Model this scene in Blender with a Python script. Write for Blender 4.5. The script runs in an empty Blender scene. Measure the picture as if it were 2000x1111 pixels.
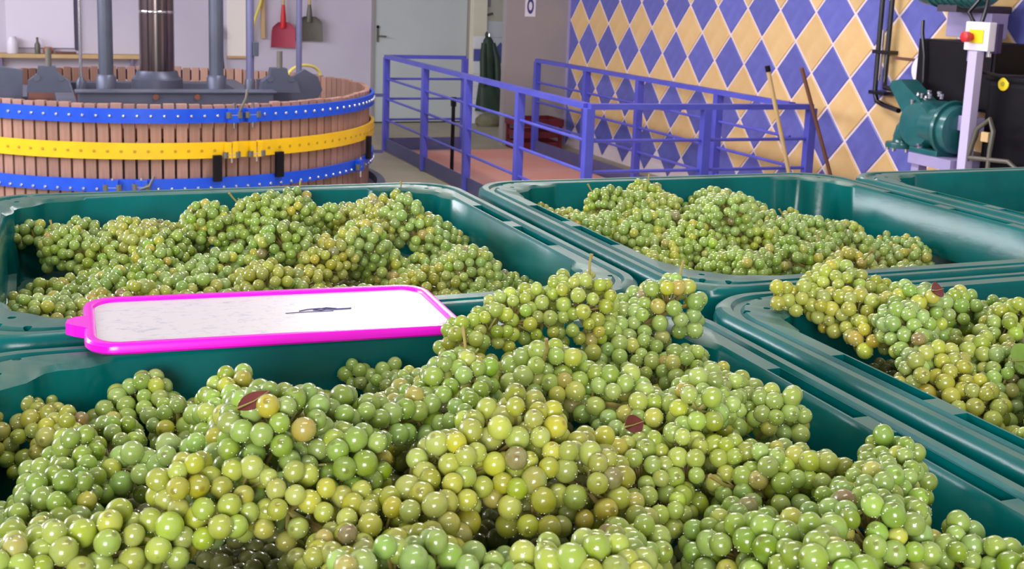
import bpy, bmesh, math, random
import numpy as np
from mathutils import Vector, Matrix, Euler

scene = bpy.context.scene
C = scene.collection
PI = math.pi
random.seed(11)
rng = np.random.default_rng(7)

# ------------------------------------------------------------------ camera
W = np.array([[0.9264753, -0.03203119, 0.37499002],
              [-0.37457771, -0.17521115, 0.9104903],
              [0.03653834, -0.98400968, -0.17432698]])
FPX, CXP, CYP = 2265.6, 1000.0, 376.66
CAM = np.array([0.0, 0.0, 1.6])
cam_d = bpy.data.cameras.new('camera')
cam = bpy.data.objects.new('camera', cam_d)
C.objects.link(cam)
cam_d.sensor_fit = 'HORIZONTAL'
cam_d.sensor_width = 36.0
cam_d.lens = FPX / 2000 * 36.0
cam_d.shift_y = (CYP - 555.5) / 2000
cam_d.clip_start = 0.02
cam_d.clip_end = 200
m = Matrix.Identity(4)
for i in range(3):
    m[i][0] = W[i, 0]; m[i][1] = -W[i, 1]; m[i][2] = -W[i, 2]; m[i][3] = CAM[i]
cam.matrix_world = m
cam_d.dof.use_dof = True
cam_d.dof.focus_distance = 0.85
cam_d.dof.aperture_fstop = 36
scene.camera = cam

# ------------------------------------------------------------------ world and light
scene.view_settings.view_transform = 'Standard'
scene.view_settings.look = 'None'
scene.view_settings.gamma = 1.0
scene.view_settings.use_curve_mapping = False
scene.view_settings.exposure = -0.12
world = bpy.data.worlds.new('world')
scene.world = world
world.use_nodes = True
bg = world.node_tree.nodes['Background']
bg.inputs[0].default_value = (0.80, 0.86, 1.0, 1)
bg.inputs[1].default_value = 0.35

def area_light(name, loc, target, sx, sy, power, col):
    d = bpy.data.lights.new(name, 'AREA')
    d.shape = 'RECTANGLE'; d.size = sx; d.size_y = sy
    d.energy = power; d.color = col
    o = bpy.data.objects.new(name, d)
    o.location = loc
    o.rotation_euler = (Vector(target) - Vector(loc)).to_track_quat('-Z', 'Y').to_euler()
    C.objects.link(o)
    return o
# key light added behind and left of the camera, standing in for flash
area_light('added_key_light', (-1.7, -3.3, 2.2), (1.0, 2.6, 1.0), 1.9, 1.7, 240, (1.0, 0.985, 0.97))
# high windows along the left wall, lighting the press end of the hall
area_light('left_window_daylight', (-3.9, 6.6, 2.7), (2.4, 7.4, 0.7), 7.0, 1.2, 470, (0.93, 0.94, 1.0))
# ceiling tubes over the hall
area_light('ceiling_tube_light', (2.0, 5.6, 3.5), (2.0, 5.6, 0), 0.5, 5.0, 190, (1.0, 0.97, 0.95))
area_light('ceiling_tube_light', (0.3, 0.2, 3.5), (0.3, 0.2, 0), 1.5, 0.3, 22, (1.0, 0.97, 0.95))

# ------------------------------------------------------------------ materials
def lin(c):
    r = []
    for v in c:
        v /= 255.0
        r.append(v / 12.92 if v <= 0.04045 else ((v + 0.055) / 1.055) ** 2.4)
    return (r[0], r[1], r[2], 1.0)

MATS = {}
def mat(name, col, rough=0.5, metal=0.0, var=0.0, vscale=8.0, col2=None, bump=0.0, bscale=60.0,
        spec=0.5, coat=0.0, objvar=0.0, stretch=None):
    if name in MATS: return MATS[name]
    M = bpy.data.materials.new(name)
    M.use_nodes = True
    nt = M.node_tree; N = nt.nodes; L = nt.links
    b = N['Principled BSDF']
    b.inputs['Roughness'].default_value = rough
    b.inputs['Metallic'].default_value = metal
    b.inputs['Specular IOR Level'].default_value = spec
    b.inputs['Coat Weight'].default_value = coat
    b.inputs['Coat Roughness'].default_value = 0.12
    b.inputs['Base Color'].default_value = lin(col)
    tc = N.new('ShaderNodeTexCoord')
    vec = tc.outputs['Object']
    if stretch:
        mp = N.new('ShaderNodeMapping'); mp.inputs['Scale'].default_value = stretch
        L.new(vec, mp.inputs[0]); vec = mp.outputs[0]
    out = None
    if col2 is not None:
        no = N.new('ShaderNodeTexNoise'); no.inputs['Scale'].default_value = vscale; no.inputs['Detail'].default_value = 6
        L.new(vec, no.inputs['Vector'])
        ra = N.new('ShaderNodeValToRGB')
        ra.color_ramp.elements[0].position = 0.5 - 0.5 * max(0.05, 1 - var)
        ra.color_ramp.elements[1].position = 0.5 + 0.5 * max(0.05, 1 - var)
        ra.color_ramp.elements[0].color = lin(col); ra.color_ramp.elements[1].color = lin(col2)
        L.new(no.outputs['Fac'], ra.inputs[0])
        out = ra.outputs[0]
    if objvar > 0:
        oi = N.new('ShaderNodeObjectInfo')
        hs = N.new('ShaderNodeHueSaturation')
        mr = N.new('ShaderNodeMapRange')
        mr.inputs['To Min'].default_value = 1 - objvar; mr.inputs['To Max'].default_value = 1 + objvar
        L.new(oi.outputs['Random'], mr.inputs['Value'])
        L.new(mr.outputs[0], hs.inputs['Value'])
        if out is not None: L.new(out, hs.inputs['Color'])
        else: hs.inputs['Color'].default_value = lin(col)
        out = hs.outputs[0]
    if out is not None: L.new(out, b.inputs['Base Color'])
    if bump > 0:
        n2 = N.new('ShaderNodeTexNoise'); n2.inputs['Scale'].default_value = bscale; n2.inputs['Detail'].default_value = 4
        L.new(vec, n2.inputs['Vector'])
        bp = N.new('ShaderNodeBump'); bp.inputs['Strength'].default_value = bump; bp.inputs['Distance'].default_value = 0.004
        L.new(n2.outputs['Fac'], bp.inputs['Height']); L.new(bp.outputs[0], b.inputs['Normal'])
    MATS[name] = M
    return M

def crate_material():
    M = bpy.data.materials.new('crate_plastic'); M.use_nodes = True
    nt = M.node_tree; N = nt.nodes; L = nt.links; b = N['Principled BSDF']
    tc = N.new('ShaderNodeTexCoord')
    # dusty film that has settled on the upward faces, scuffed away in patches
    ge = N.new('ShaderNodeNewGeometry'); sx = N.new('ShaderNodeSeparateXYZ'); L.new(ge.outputs['Normal'], sx.inputs[0])
    up = N.new('ShaderNodeMapRange'); up.inputs['From Min'].default_value = 0.55; up.inputs['From Max'].default_value = 0.95
    L.new(sx.outputs['Z'], up.inputs['Value'])
    no = N.new('ShaderNodeTexNoise'); no.inputs['Scale'].default_value = 26; no.inputs['Detail'].default_value = 7; no.inputs['Roughness'].default_value = 0.65
    mp = N.new('ShaderNodeMapping'); mp.inputs['Scale'].default_value = (1.0, 0.45, 1.0)
    L.new(tc.outputs['Object'], mp.inputs[0]); L.new(mp.outputs[0], no.inputs['Vector'])
    r = N.new('ShaderNodeMapRange'); r.inputs['From Min'].default_value = 0.24; r.inputs['From Max'].default_value = 0.62
    L.new(no.outputs['Fac'], r.inputs['Value'])
    mu = N.new('ShaderNodeMath'); mu.operation = 'MULTIPLY'; L.new(up.outputs[0], mu.inputs[0]); L.new(r.outputs[0], mu.inputs[1])
    m2 = N.new('ShaderNodeMath'); m2.operation = 'MULTIPLY'; m2.inputs[1].default_value = 0.74; L.new(mu.outputs[0], m2.inputs[0])
    # faint scuffs on the walls
    n3 = N.new('ShaderNodeTexNoise'); n3.inputs['Scale'].default_value = 9; n3.inputs['Detail'].default_value = 8
    L.new(tc.outputs['Object'], n3.inputs['Vector'])
    ra = N.new('ShaderNodeValToRGB')
    ra.color_ramp.elements[0].position = 0.35; ra.color_ramp.elements[1].position = 0.75
    ra.color_ramp.elements[0].color = lin((0, 88, 86)); ra.color_ramp.elements[1].color = lin((0, 112, 112))
    L.new(n3.outputs['Fac'], ra.inputs[0])
    mx = N.new('ShaderNodeMix'); mx.data_type = 'RGBA'
    L.new(m2.outputs[0], mx.inputs['Factor']); L.new(ra.outputs[0], mx.inputs['A'])
    mx.inputs['B'].default_value = lin((108, 130, 114))
    L.new(mx.outputs['Result'], b.inputs['Base Color'])
    rr = N.new('ShaderNodeMapRange'); rr.inputs['To Min'].default_value = 0.22; rr.inputs['To Max'].default_value = 0.62
    L.new(m2.outputs[0], rr.inputs['Value']); L.new(rr.outputs[0], b.inputs['Roughness'])
    b.inputs['Specular IOR Level'].default_value = 0.32
    bp = N.new('ShaderNodeBump'); bp.inputs['Strength'].default_value = 0.25; bp.inputs['Distance'].default_value = 0.0015
    L.new(no.outputs['Fac'], bp.inputs['Height']); L.new(bp.outputs[0], b.inputs['Normal'])
    return M

def grape_material():
    M = bpy.data.materials.new('grape_skin'); M.use_nodes = True
    nt = M.node_tree; N = nt.nodes; L = nt.links; b = N['Principled BSDF']
    tc = N.new('ShaderNodeTexCoord'); oi = N.new('ShaderNodeObjectInfo')
    # own texture offset for each grape
    ad = N.new('ShaderNodeVectorMath'); ad.operation = 'ADD'
    sc = N.new('ShaderNodeMath'); sc.operation = 'MULTIPLY'; sc.inputs[1].default_value = 40
    L.new(oi.outputs['Random'], sc.inputs[0])
    L.new(tc.outputs['Object'], ad.inputs[0]); L.new(sc.outputs[0], ad.inputs[1])
    no = N.new('ShaderNodeTexNoise'); no.inputs['Scale'].default_value = 1.3; no.inputs['Detail'].default_value = 3
    L.new(ad.outputs[0], no.inputs['Vector'])
    # waxy bloom
    mr = N.new('ShaderNodeMapRange'); mr.inputs['From Min'].default_value = 0.40; mr.inputs['From Max'].default_value = 0.75
    mr.inputs['To Max'].default_value = 0.26
    L.new(no.outputs['Fac'], mr.inputs['Value'])
    bl = N.new('ShaderNodeMath'); bl.operation = 'MULTIPLY_ADD'; bl.inputs[1].default_value = 0.26
    L.new(oi.outputs['Random'], bl.inputs[0]); L.new(mr.outputs[0], bl.inputs[2])
    mx = N.new('ShaderNodeMix'); mx.data_type = 'RGBA'
    L.new(bl.outputs[0], mx.inputs['Factor']); L.new(oi.outputs['Color'], mx.inputs['A'])
    mx.inputs['B'].default_value = lin((168, 188, 142))
    # brown freckles
    n2 = N.new('ShaderNodeTexNoise'); n2.inputs['Scale'].default_value = 7; n2.inputs['Detail'].default_value = 3
    L.new(ad.outputs[0], n2.inputs['Vector'])
    m2 = N.new('ShaderNodeMapRange'); m2.inputs['From Min'].default_value = 0.66; m2.inputs['From Max'].default_value = 0.78
    m2.inputs['To Max'].default_value = 0.3
    L.new(n2.outputs['Fac'], m2.inputs['Value'])
    mx2 = N.new('ShaderNodeMix'); mx2.data_type = 'RGBA'
    L.new(m2.outputs[0], mx2.inputs['Factor']); L.new(mx.outputs['Result'], mx2.inputs['A'])
    mx2.inputs['B'].default_value = lin((140, 104, 46))
    # brown blossom scar at the free end of the berry
    sx = N.new('ShaderNodeSeparateXYZ'); L.new(tc.outputs['Object'], sx.inputs[0])
    m3 = N.new('ShaderNodeMapRange'); m3.inputs['From Min'].default_value = 1.022; m3.inputs['From Max'].default_value = 1.06
    m3.inputs['To Max'].default_value = 0.45
    L.new(sx.outputs['Z'], m3.inputs['Value'])
    mx3 = N.new('ShaderNodeMix'); mx3.data_type = 'RGBA'
    L.new(m3.outputs[0], mx3.inputs['Factor']); L.new(mx2.outputs['Result'], mx3.inputs['A'])
    mx3.inputs['B'].default_value = lin((96, 70, 34))
    L.new(mx3.outputs['Result'], b.inputs['Base Color'])
    b.inputs['Subsurface Weight'].default_value = 0.5
    b.inputs['Subsurface Radius'].default_value = (1.0, 1.0, 0.45)
    b.inputs['Subsurface Scale'].default_value = 0.0035
    b.inputs['Roughness'].default_value = 0.26
    b.inputs['Specular IOR Level'].default_value = 0.5
    b.inputs['Coat Weight'].default_value = 0.6
    b.inputs['Coat Roughness'].default_value = 0.07
    return M

M_CRATE = crate_material()
M_GRAPE = grape_material()
M_DROP_GLINT = mat('droplet_painted_glint', (240, 244, 220), rough=0.3, spec=1.0, coat=1.0)  # near-white base colour paints the sparkle of the wet beads
M_STEM = mat('grape_stem', (158, 160, 84), rough=0.6, col2=(150, 112, 62), vscale=90, var=0.5)
M_WHITE = mat('lavender_plaster', (206, 200, 216), rough=0.75, col2=(190, 182, 202), vscale=1.2, var=0.5)
M_CREAM = mat('cream_plaster', (222, 216, 196), rough=0.75, col2=(206, 200, 180), vscale=3, var=0.5)
M_GREYP = mat('grey_partition_paint', (148, 142, 146), rough=0.6, col2=(160, 150, 148), vscale=2.0, var=0.5)
M_DOOR = mat('pale_door_paint', (196, 204, 204), rough=0.45, col2=(186, 192, 194), vscale=1.5, var=0.5)
M_FLOOR = mat('concrete_floor', (150, 144, 124), rough=0.6, col2=(170, 162, 140), vscale=2.5, var=0.4, bump=0.15, bscale=30)
M_SALMON = mat('salmon_floor_paint', (216, 140, 118), rough=0.6, col2=(222, 172, 162), vscale=1.6, var=0.5)
M_CEIL = mat('ceiling_paint', (216, 214, 216), rough=0.8)
M_GROUT = mat('tile_grout', (226, 206, 214), rough=0.85, col2=(236, 218, 222), vscale=6, var=0.5)
M_TBLUE = mat('blue_glaze', (90, 93, 170), rough=0.32, col2=(106, 110, 190), vscale=14, var=0.4, objvar=0.10)
M_TYEL = mat('honey_glaze', (216, 176, 116), rough=0.32, col2=(226, 192, 140), vscale=9, var=0.4, objvar=0.08)
M_TWHITE = mat('white_glaze', (232, 232, 240), rough=0.25)
M_RAIL = mat('blue_rail_paint', (66, 70, 176), rough=0.35, col2=(84, 88, 188), vscale=6, var=0.5)
M_PLATE = mat('kick_plate_paint', (70, 72, 128), rough=0.45, col2=(84, 86, 120), vscale=7, var=0.5)
M_SLAT = mat('press_slat_wood', (172, 132, 116), rough=0.65, col2=(144, 106, 92), vscale=5, var=0.35, objvar=0.16, stretch=(14, 14, 1), bump=0.2, bscale=40)
M_HBLUE = mat('blue_hoop_paint', (10, 70, 205), rough=0.35, col2=(22, 84, 214), vscale=10, var=0.5)
M_HYEL = mat('yellow_hoop_paint', (240, 192, 4), rough=0.4, col2=(230, 180, 6), vscale=10, var=0.5)
M_BOLT = mat('bright_bolt', (200, 206, 214), rough=0.25, metal=0.9)
M_YBOLT = mat('yellow_bolt_hole', (176, 140, 20), rough=0.5)
M_STEEL = mat('press_grey_steel', (92, 96, 116), rough=0.42, metal=0.35, col2=(74, 78, 98), vscale=5, var=0.4)
M_DSTEEL = mat('dark_tube_steel', (100, 106, 122), rough=0.4, metal=0.4, col2=(74, 76, 92), vscale=3, var=0.4)
M_ROD = mat('blue_grey_rod', (112, 112, 150), rough=0.35, metal=0.3)
M_RAM = mat('polished_ram_steel', (122, 108, 108), rough=0.2, metal=0.95)
M_CHROME = mat('chrome', (214, 214, 220), rough=0.15, metal=1.0)
M_RUST = mat('rusty_iron', (104, 62, 52), rough=0.7, col2=(130, 70, 44), vscale=30, var=0.4)
M_BLACK = mat('black_plastic', (13, 11, 18), rough=0.5, col2=(20, 16, 24), vscale=6, var=0.5, spec=0.2)
M_RUBBER = mat('black_rubber', (18, 17, 26), rough=0.3)
M_PUMP = mat('green_pump_enamel', (34, 100, 104), rough=0.28, col2=(24, 84, 86), vscale=14, var=0.4, coat=0.4)
M_LAV = mat('lavender_steel_paint', (150, 140, 186), rough=0.4, col2=(164, 152, 196), vscale=6, var=0.5)
M_WPLAS = mat('white_enclosure_plastic', (228, 222, 236), rough=0.4)
M_YPLAS = mat('yellow_plate', (240, 214, 40), rough=0.4)
M_RED = mat('red_plastic', (206, 40, 44), rough=0.4)
M_DRED = mat('maroon_plastic', (98, 22, 32), rough=0.5)
M_WOOD = mat('pale_wood', (206, 176, 128), rough=0.6, col2=(186, 150, 100), vscale=6, var=0.5, stretch=(1, 1, 0.2))
M_DWOOD = mat('brown_wood', (116, 72, 58), rough=0.6, col2=(96, 58, 46), vscale=10, var=0.5)
M_SHOV = mat('grey_shovel_steel', (112, 108, 100), rough=0.5, metal=0.3, col2=(94, 92, 84), vscale=9, var=0.4)
M_CLOTH = mat('green_oilcloth', (34, 60, 42), rough=0.55, col2=(24, 40, 30), vscale=7, var=0.4)
M_MAG = mat('magenta_plastic', (248, 12, 222), rough=0.3, coat=0.3)
M_YHOSE = mat('yellow_hose', (236, 218, 110), rough=0.4)
M_LEAF = mat('dry_leaf', (120, 52, 46), rough=0.5, col2=(92, 36, 40), vscale=60, var=0.4)
M_GLEAF = mat('green_leaf', (104, 140, 44), rough=0.5, col2=(130, 164, 60), vscale=60, var=0.4)

def board_material():
    M = bpy.data.materials.new('dry_erase_surface'); M.use_nodes = True
    nt = M.node_tree; N = nt.nodes; L = nt.links; b = N['Principled BSDF']
    tc = N.new('ShaderNodeTexCoord')
    mp = N.new('ShaderNodeMapping'); mp.inputs['Scale'].default_value = (60, 110, 1); mp.inputs['Rotation'].default_value = (0, 0, 0.5)
    L.new(tc.outputs['Object'], mp.inputs[0])
    no = N.new('ShaderNodeTexNoise'); no.inputs['Scale'].default_value = 1.0; no.inputs['Detail'].default_value = 8; no.inputs['Roughness'].default_value = 0.7; no.inputs['Distortion'].default_value = 1.2
    L.new(mp.outputs[0], no.inputs['Vector'])
    ra = N.new('ShaderNodeValToRGB')
    ra.color_ramp.elements[0].position = 0.30; ra.color_ramp.elements[0].color = lin((186, 184, 200))
    ra.color_ramp.elements[1].position = 0.48; ra.color_ramp.elements[1].color = lin((226, 220, 224))
    L.new(no.outputs['Fac'], ra.inputs[0])
    L.new(ra.outputs[0], b.inputs['Base Color'])
    b.inputs['Roughness'].default_value = 0.35
    return M
M_BOARD = board_material()
M_INK = mat('marker_ink', (70, 68, 120), rough=0.5)

# ------------------------------------------------------------------ mesh helpers
class MB:
    def __init__(s): s.v = []; s.f = []
    def add(s, vs, fs):
        o = len(s.v); s.v += [tuple(p) for p in vs]; s.f += [tuple(i + o for i in f) for f in fs]; return s
    def box(s, x0, x1, y0, y1, z0, z1, bev=0.0):
        if bev <= 0:
            return s.add([(x0,y0,z0),(x1,y0,z0),(x1,y1,z0),(x0,y1,z0),(x0,y0,z1),(x1,y0,z1),(x1,y1,z1),(x0,y1,z1)],
                         [(3,2,1,0),(4,5,6,7),(0,1,5,4),(1,2,6,5),(2,3,7,6),(3,0,4,7)])
        bm = bmesh.new()
        bmesh.ops.create_cube(bm, size=1.0)
        for v in bm.verts:
            v.co = Vector(((x0+x1)/2 + v.co.x*(x1-x0), (y0+y1)/2 + v.co.y*(y1-y0), (z0+z1)/2 + v.co.z*(z1-z0)))
        bmesh.ops.bevel(bm, geom=bm.edges[:], offset=bev, segments=2, profile=0.7, affect='EDGES')
        bm.verts.index_update()
        s.add([v.co[:] for v in bm.verts], [[v.index for v in f.verts] for f in bm.faces]); bm.free(); return s
    def bar(s, a, b, w, h, up=(0,0,1)):
        a = Vector(a); b = Vector(b); d = (b-a).normalized(); u = Vector(up)
        if abs(d.dot(u)) > 0.98: u = Vector((1,0,0))
        r = d.cross(u).normalized(); u = r.cross(d).normalized()
        vs = []
        for p in (a, b):
            for sx, sy in ((-1,-1),(1,-1),(1,1),(-1,1)): vs.append(p + r*sx*w/2 + u*sy*h/2)
        return s.add(vs, [(0,1,2,3),(7,6,5,4),(0,4,5,1),(1,5,6,2),(2,6,7,3),(3,7,4,0)])
    def tube(s, pts, r, n=10, caps=True):
        pts = [Vector(p) for p in pts]; k = len(pts)
        rs = r if isinstance(r, (list, tuple)) else [r]*k
        t0 = (pts[1]-pts[0]).normalized(); ref = Vector((0,0,1)) if abs(t0.z) < 0.9 else Vector((1,0,0))
        a = t0.cross(ref).normalized(); vs = []
        for i in range(k):
            t = (pts[min(i+1,k-1)] - pts[max(i-1,0)]).normalized()
            a = (a - t*a.dot(t)).normalized(); b = t.cross(a)
            for j in range(n):
                q = 2*PI*j/n; vs.append(pts[i] + (a*math.cos(q) + b*math.sin(q))*rs[i])
        fs = [(i*n+j, i*n+(j+1)%n, (i+1)*n+(j+1)%n, (i+1)*n+j) for i in range(k-1) for j in range(n)]
        if caps: fs += [tuple(range(n-1,-1,-1)), tuple((k-1)*n+j for j in range(n))]
        return s.add(vs, fs)
    def lathe(s, prof, n=32, M=None, closed=False):
        vs = []; k = len(prof)
        for (r, z) in prof:
            for j in range(n):
                q = 2*PI*j/n; p = Vector((r*math.cos(q), r*math.sin(q), z)); vs.append(M @ p if M else p)
        rng_ = range(k if closed else k-1)
        fs = [(i*n+j, i*n+(j+1)%n, ((i+1)%k)*n+(j+1)%n, ((i+1)%k)*n+j) for i in rng_ for j in range(n)]
        if not closed: fs += [tuple(range(n-1,-1,-1)), tuple((k-1)*n+j for j in range(n))]
        return s.add(vs, fs)
    def cyl(s, a, b, r, n=20): return s.tube([a, b], r, n)
    def prism(s, poly, d0, d1, axis='y'):
        n = len(poly); vs = []
        for d in (d0, d1):
            for (p, q) in poly:
                vs.append({'y': (p, d, q), 'x': (d, p, q), 'z': (p, q, d)}[axis])
        fs = [tuple(range(n)), tuple(range(2*n-1, n-1, -1))] + [(i, i+n, (i+1)%n+n, (i+1)%n) for i in range(n)]
        return s.add(vs, fs)
    def mesh(s, name, material, smooth=True):
        me = bpy.data.meshes.new(name); me.from_pydata(s.v, [], s.f)
        bm = bmesh.new(); bm.from_mesh(me); bmesh.ops.recalc_face_normals(bm, faces=bm.faces[:]); bm.to_mesh(me); bm.free()
        me.materials.append(material)
        if smooth:
            me.polygons.foreach_set('use_smooth', [True]*len(me.polygons)); me.update()
            try: me.set_sharp_from_angle(angle=math.radians(38))
            except Exception: pass
        return me
    def build(s, name, material, parent=None, smooth=True):
        return put(name, s.mesh(name, material, smooth), parent)

def put(name, me, parent=None, loc=None, rot=None, scale=None):
    o = bpy.data.objects.new(name, me); C.objects.link(o)
    if parent is not None: o.parent = parent
    if loc is not None: o.location = loc
    if rot is not None: o.rotation_euler = rot
    if scale is not None: o.scale = scale
    return o
def tag(o, label, cat, group=None):
    o['label'] = label; o['category'] = cat
    if group: o['group'] = group
    return o
def structure(o, label=None):
    o['kind'] = 'structure'
    if label: o['label'] = label
    return o
def thing(name, label, cat, group=None, loc=(0,0,0)):
    o = bpy.data.objects.new(name, None); o.empty_display_size = 0.1; C.objects.link(o); o.location = loc
    return tag(o, label, cat, group)

# ------------------------------------------------------------------ the hall
A_T = 0.214                      # half diagonal of a 30 cm tile set on its point
WX, BY = 5.07, 13.0              # tiled wall plane, back wall plane
structure(MB().box(-4.2, 6.3, -3.6, 13.6, -0.15, 0.0).build('floor', M_FLOOR, smooth=False), 'worn olive grey concrete floor of the press hall')
structure(MB().box(-4.2, 6.3, 0.0, 13.6, 3.62, 3.72).build('ceiling', M_CEIL, smooth=False), 'white ceiling')
structure(MB().box(-4.2, 4.71, BY, BY+0.15, 0, 3.62).build('wall_back', M_WHITE, smooth=False), 'lavender white plaster wall behind the press')
structure(MB().box(-4.3, -4.2, 0.0, 13.6, 0, 1.9).box(-4.3, -4.2, 0.0, 13.6, 3.4, 3.62).build('wall_left', M_WHITE, smooth=False), 'white wall left of the press')
structure(MB().box(4.71, 4.875, 12.8, BY+0.15, 0, 3.62).build('trim_1', M_CREAM, smooth=False), 'cream pillar at the side of the pale door')
recess = structure(MB().box(4.875, 6.3, 13.3, 13.45, 0, 3.62).build('wall_recess', M_CREAM, smooth=False), 'cream wall with white and blue tiles in the recess')
structure(MB().box(4.38, 5.07, 10.95, 11.05, 0, 3.62).build('wall_partition', M_GREYP, smooth=False), 'plain grey partition at the end of the tiled wall')
structure(MB().box(3.12, 4.5, 6.36, 10.64, 0.0, 0.012).build('floor_patch', M_SALMON, smooth=False), 'salmon painted floor inside the blue railing')
wall_r = structure(MB().box(WX, WX+0.2, -0.5, 11.05, 0, 3.62).build('wall_right', M_GROUT, smooth=False), 'wall of blue and honey tiles set in diamonds')
structure(MB().box(WX-0.012, WX, 10.9, 10.96, 0, 3.0).build('trim_2', M_LAV, smooth=False), 'thin edge strip at the end of the tiled wall')

def diamond_mesh(name, material, hw, hh, th, bev):
    b = MB(); i = 1 - bev/hw
    o = [(0,-hw,0),(0,0,-hh),(0,hw,0),(0,0,hh)]
    vs = [(0,y,z) for _,y,z in o] + [(-th*0.6,y,z) for _,y,z in o] + [(-th,y*i,z*i) for _,y,z in o]
    fs = [(8,9,10,11)]
    for k in range(4):
        n = (k+1) % 4
        fs += [(k,n,n+4,k+4),(k+4,n+4,n+8,k+8)]
    return b.add(vs, fs).mesh(name, material, smooth=False)
tb = diamond_mesh('tile', M_TBLUE, A_T-0.013, A_T-0.013, 0.008, 0.006)
ty = diamond_mesh('tile', M_TYEL, A_T-0.013, A_T-0.013, 0.008, 0.006)
Z0, Y0 = 1.6 - 0.306, 10.893
for v in range(-6, 6):
    for u in range(0, 38):
        if (u + v) % 2 == 0: continue
        y = Y0 - u*A_T; z = Z0 - v*A_T
        if z < A_T*0.98 or y > 10.9 - A_T*0.9: continue
        if z > 2.6: continue
        put('tile', ty if v % 2 == 0 else tb, wall_r, (WX, y + random.uniform(-.0015,.0015), z + random.uniform(-.0015,.0015)), (random.uniform(-.006,.006), 0, random.uniform(-.006,.006)))
# half tiles closing the pattern at the corner
def half_mesh(name, material):
    s_ = A_T - 0.013
    vs = [(0,0,-s_),(0,0,s_),(0,-s_,0),(-0.008,-0.003,-s_+.008),(-0.008,-0.003,s_-.008),(-0.008,-s_+.006,0)]
    return MB().add(vs, [(3,4,5),(0,1,4,3),(1,2,5,4),(2,0,3,5)]).mesh(name, material, smooth=False)
hb = half_mesh('tile', M_TBLUE); hy = half_mesh('tile', M_TYEL)
for v in range(-6, 6):
    if v % 2 == 0: continue
    z = Z0 - v*A_T
    if A_T < z < 2.6: put('tile', hb, wall_r, (WX, Y0 + 0.0, z))
for v in range(-6, 6):
    if v % 2 == 0: continue

# white and blue tiles in the recess and on the pillar foot
wt = MB().box(-0.098, 0.098, -0.006, 0, -0.098, 0.098, 0.003).mesh('tile', M_TWHITE, smooth=False)
for ix in range(3):
    for iz in range(6):
        put('tile', wt, recess, (4.98 + ix*0.2, 13.298, 0.09 + iz*0.2))
bd = MB().prism([(-0.115,0),(0,-0.135),(0.115,0),(0,0.135)], -0.0095, -0.0055).mesh('tile', M_TBLUE, smooth=False)
for (x, z) in ((4.98, 0.80), (5.25, 0.80), (5.10, 0.34), (5.36, 0.34)):
    put('tile', bd, recess, (x, 13.298, z))
pil = bpy.data.objects['trim_1']
pw = MB().box(-0.076, 0.076, -0.006, 0, -0.07, 0.07, 0.003).mesh('tile', M_TWHITE, smooth=False)
pb = MB().box(-0.072, 0.072, -0.006, 0, -0.07, 0.07, 0.003).mesh('tile', M_TBLUE, smooth=False)
for k in range(7):
    put('tile', pb if k == 5 else pw, pil, (4.793, 12.8, 0.075 + k*0.146))

# door
dr = bpy.data.objects.new('door_1', None); C.objects.link(dr); dr.location = (4.14, BY, 0)
structure(dr, 'pale grey painted door with a small lever handle')
MB().box(-0.575, 0.545, -0.05, 0.0, 0.012, 2.25, 0.004).build('door_leaf', M_DOOR, dr, smooth=False)
MB().box(-0.60, -0.578, -0.07, 0, 0, 2.29).box(0.548, 0.57, -0.07, 0, 0, 2.29).box(-0.578, 0.548, -0.07, 0, 2.255, 2.29).build('door_frame', M_GREYP, dr, smooth=False)
MB().box(-0.575, 0.545, -0.055, 0, 0.0, 0.012).build('threshold', M_BLACK, dr, smooth=False)
hd = MB().box(-0.55, -0.525, -0.062, -0.05, 0.93, 1.12, 0.003).tube([(-0.538,-0.062,1.0),(-0.538,-0.10,1.0),(-0.50,-0.105,1.0),(-0.45,-0.105,0.995)], 0.009, 8).build('door_handle', M_SHOV, dr)
MB().cyl((-0.538,-0.07,1.10),(-0.538,-0.05,1.10),0.016,12).build('lock', M_BLACK, dr)

# ------------------------------------------------------------------ blue railing
RH = [0.91, 0.70, 0.51, 0.31]
def rail_run(name, label, pts, posts, kick=True, zk=(0.02, 0.11), hk=None):
    r = thing(name, label, 'railing', loc=(pts[0][0], pts[0][1], 0))
    o = Vector((pts[0][0], pts[0][1], 0))
    for (x, y) in posts:
        MB().box(x-0.028-o.x, x+0.028-o.x, y-0.028-o.y, y+0.028-o.y, 0.012, 0.90, 0.004).build('post', M_RAIL, r, smooth=False)
    for (a, b) in zip(pts[:-1], pts[1:]):
        for i, z in enumerate(RH):
            A = Vector((a[0], a[1], z)) - o; B = Vector((b[0], b[1], z)) - o
            if i == 0: MB().bar(A, B, 0.055, 0.034).build('handrail', M_RAIL, r, smooth=False)
            else: MB().tube([A, B], 0.011, 8).build('rail_bar', M_RAIL, r)
        if kick:
            A = Vector((a[0], a[1], 0.072)) - o; B = Vector((b[0], b[1], 0.072)) - o
            MB().bar(A, B, 0.012, 0.118).build('kick_plate', M_PLATE, r, smooth=False)
    return r
rail_run('railing', 'blue steel railing running from the pale door towards the crates', [(3.07, 6.31), (3.07, 10.70)], [(3.07, y) for y in (10.70, 9.50, 8.42, 7.37)])
rail_run('railing', 'short blue railing crossing in front of the pale door', [(3.105, 10.70), (3.86, 10.70)], [(3.86, 10.70)])
rail_run('railing', 'blue steel railing along the tiled wall', [(4.56, 6.32), (4.50, 10.40)], [(4.50, 10.40), (4.515, 9.32), (4.53, 8.36), (4.545, 7.19)])
rail_run('railing', 'blue railing across the near end, nearest the tiled wall and brooms', [(3.07, 6.28), (4.64, 6.22)], [(3.07, 6.28), (3.87, 6.25), (4.64, 6.22)], kick=False)

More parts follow.
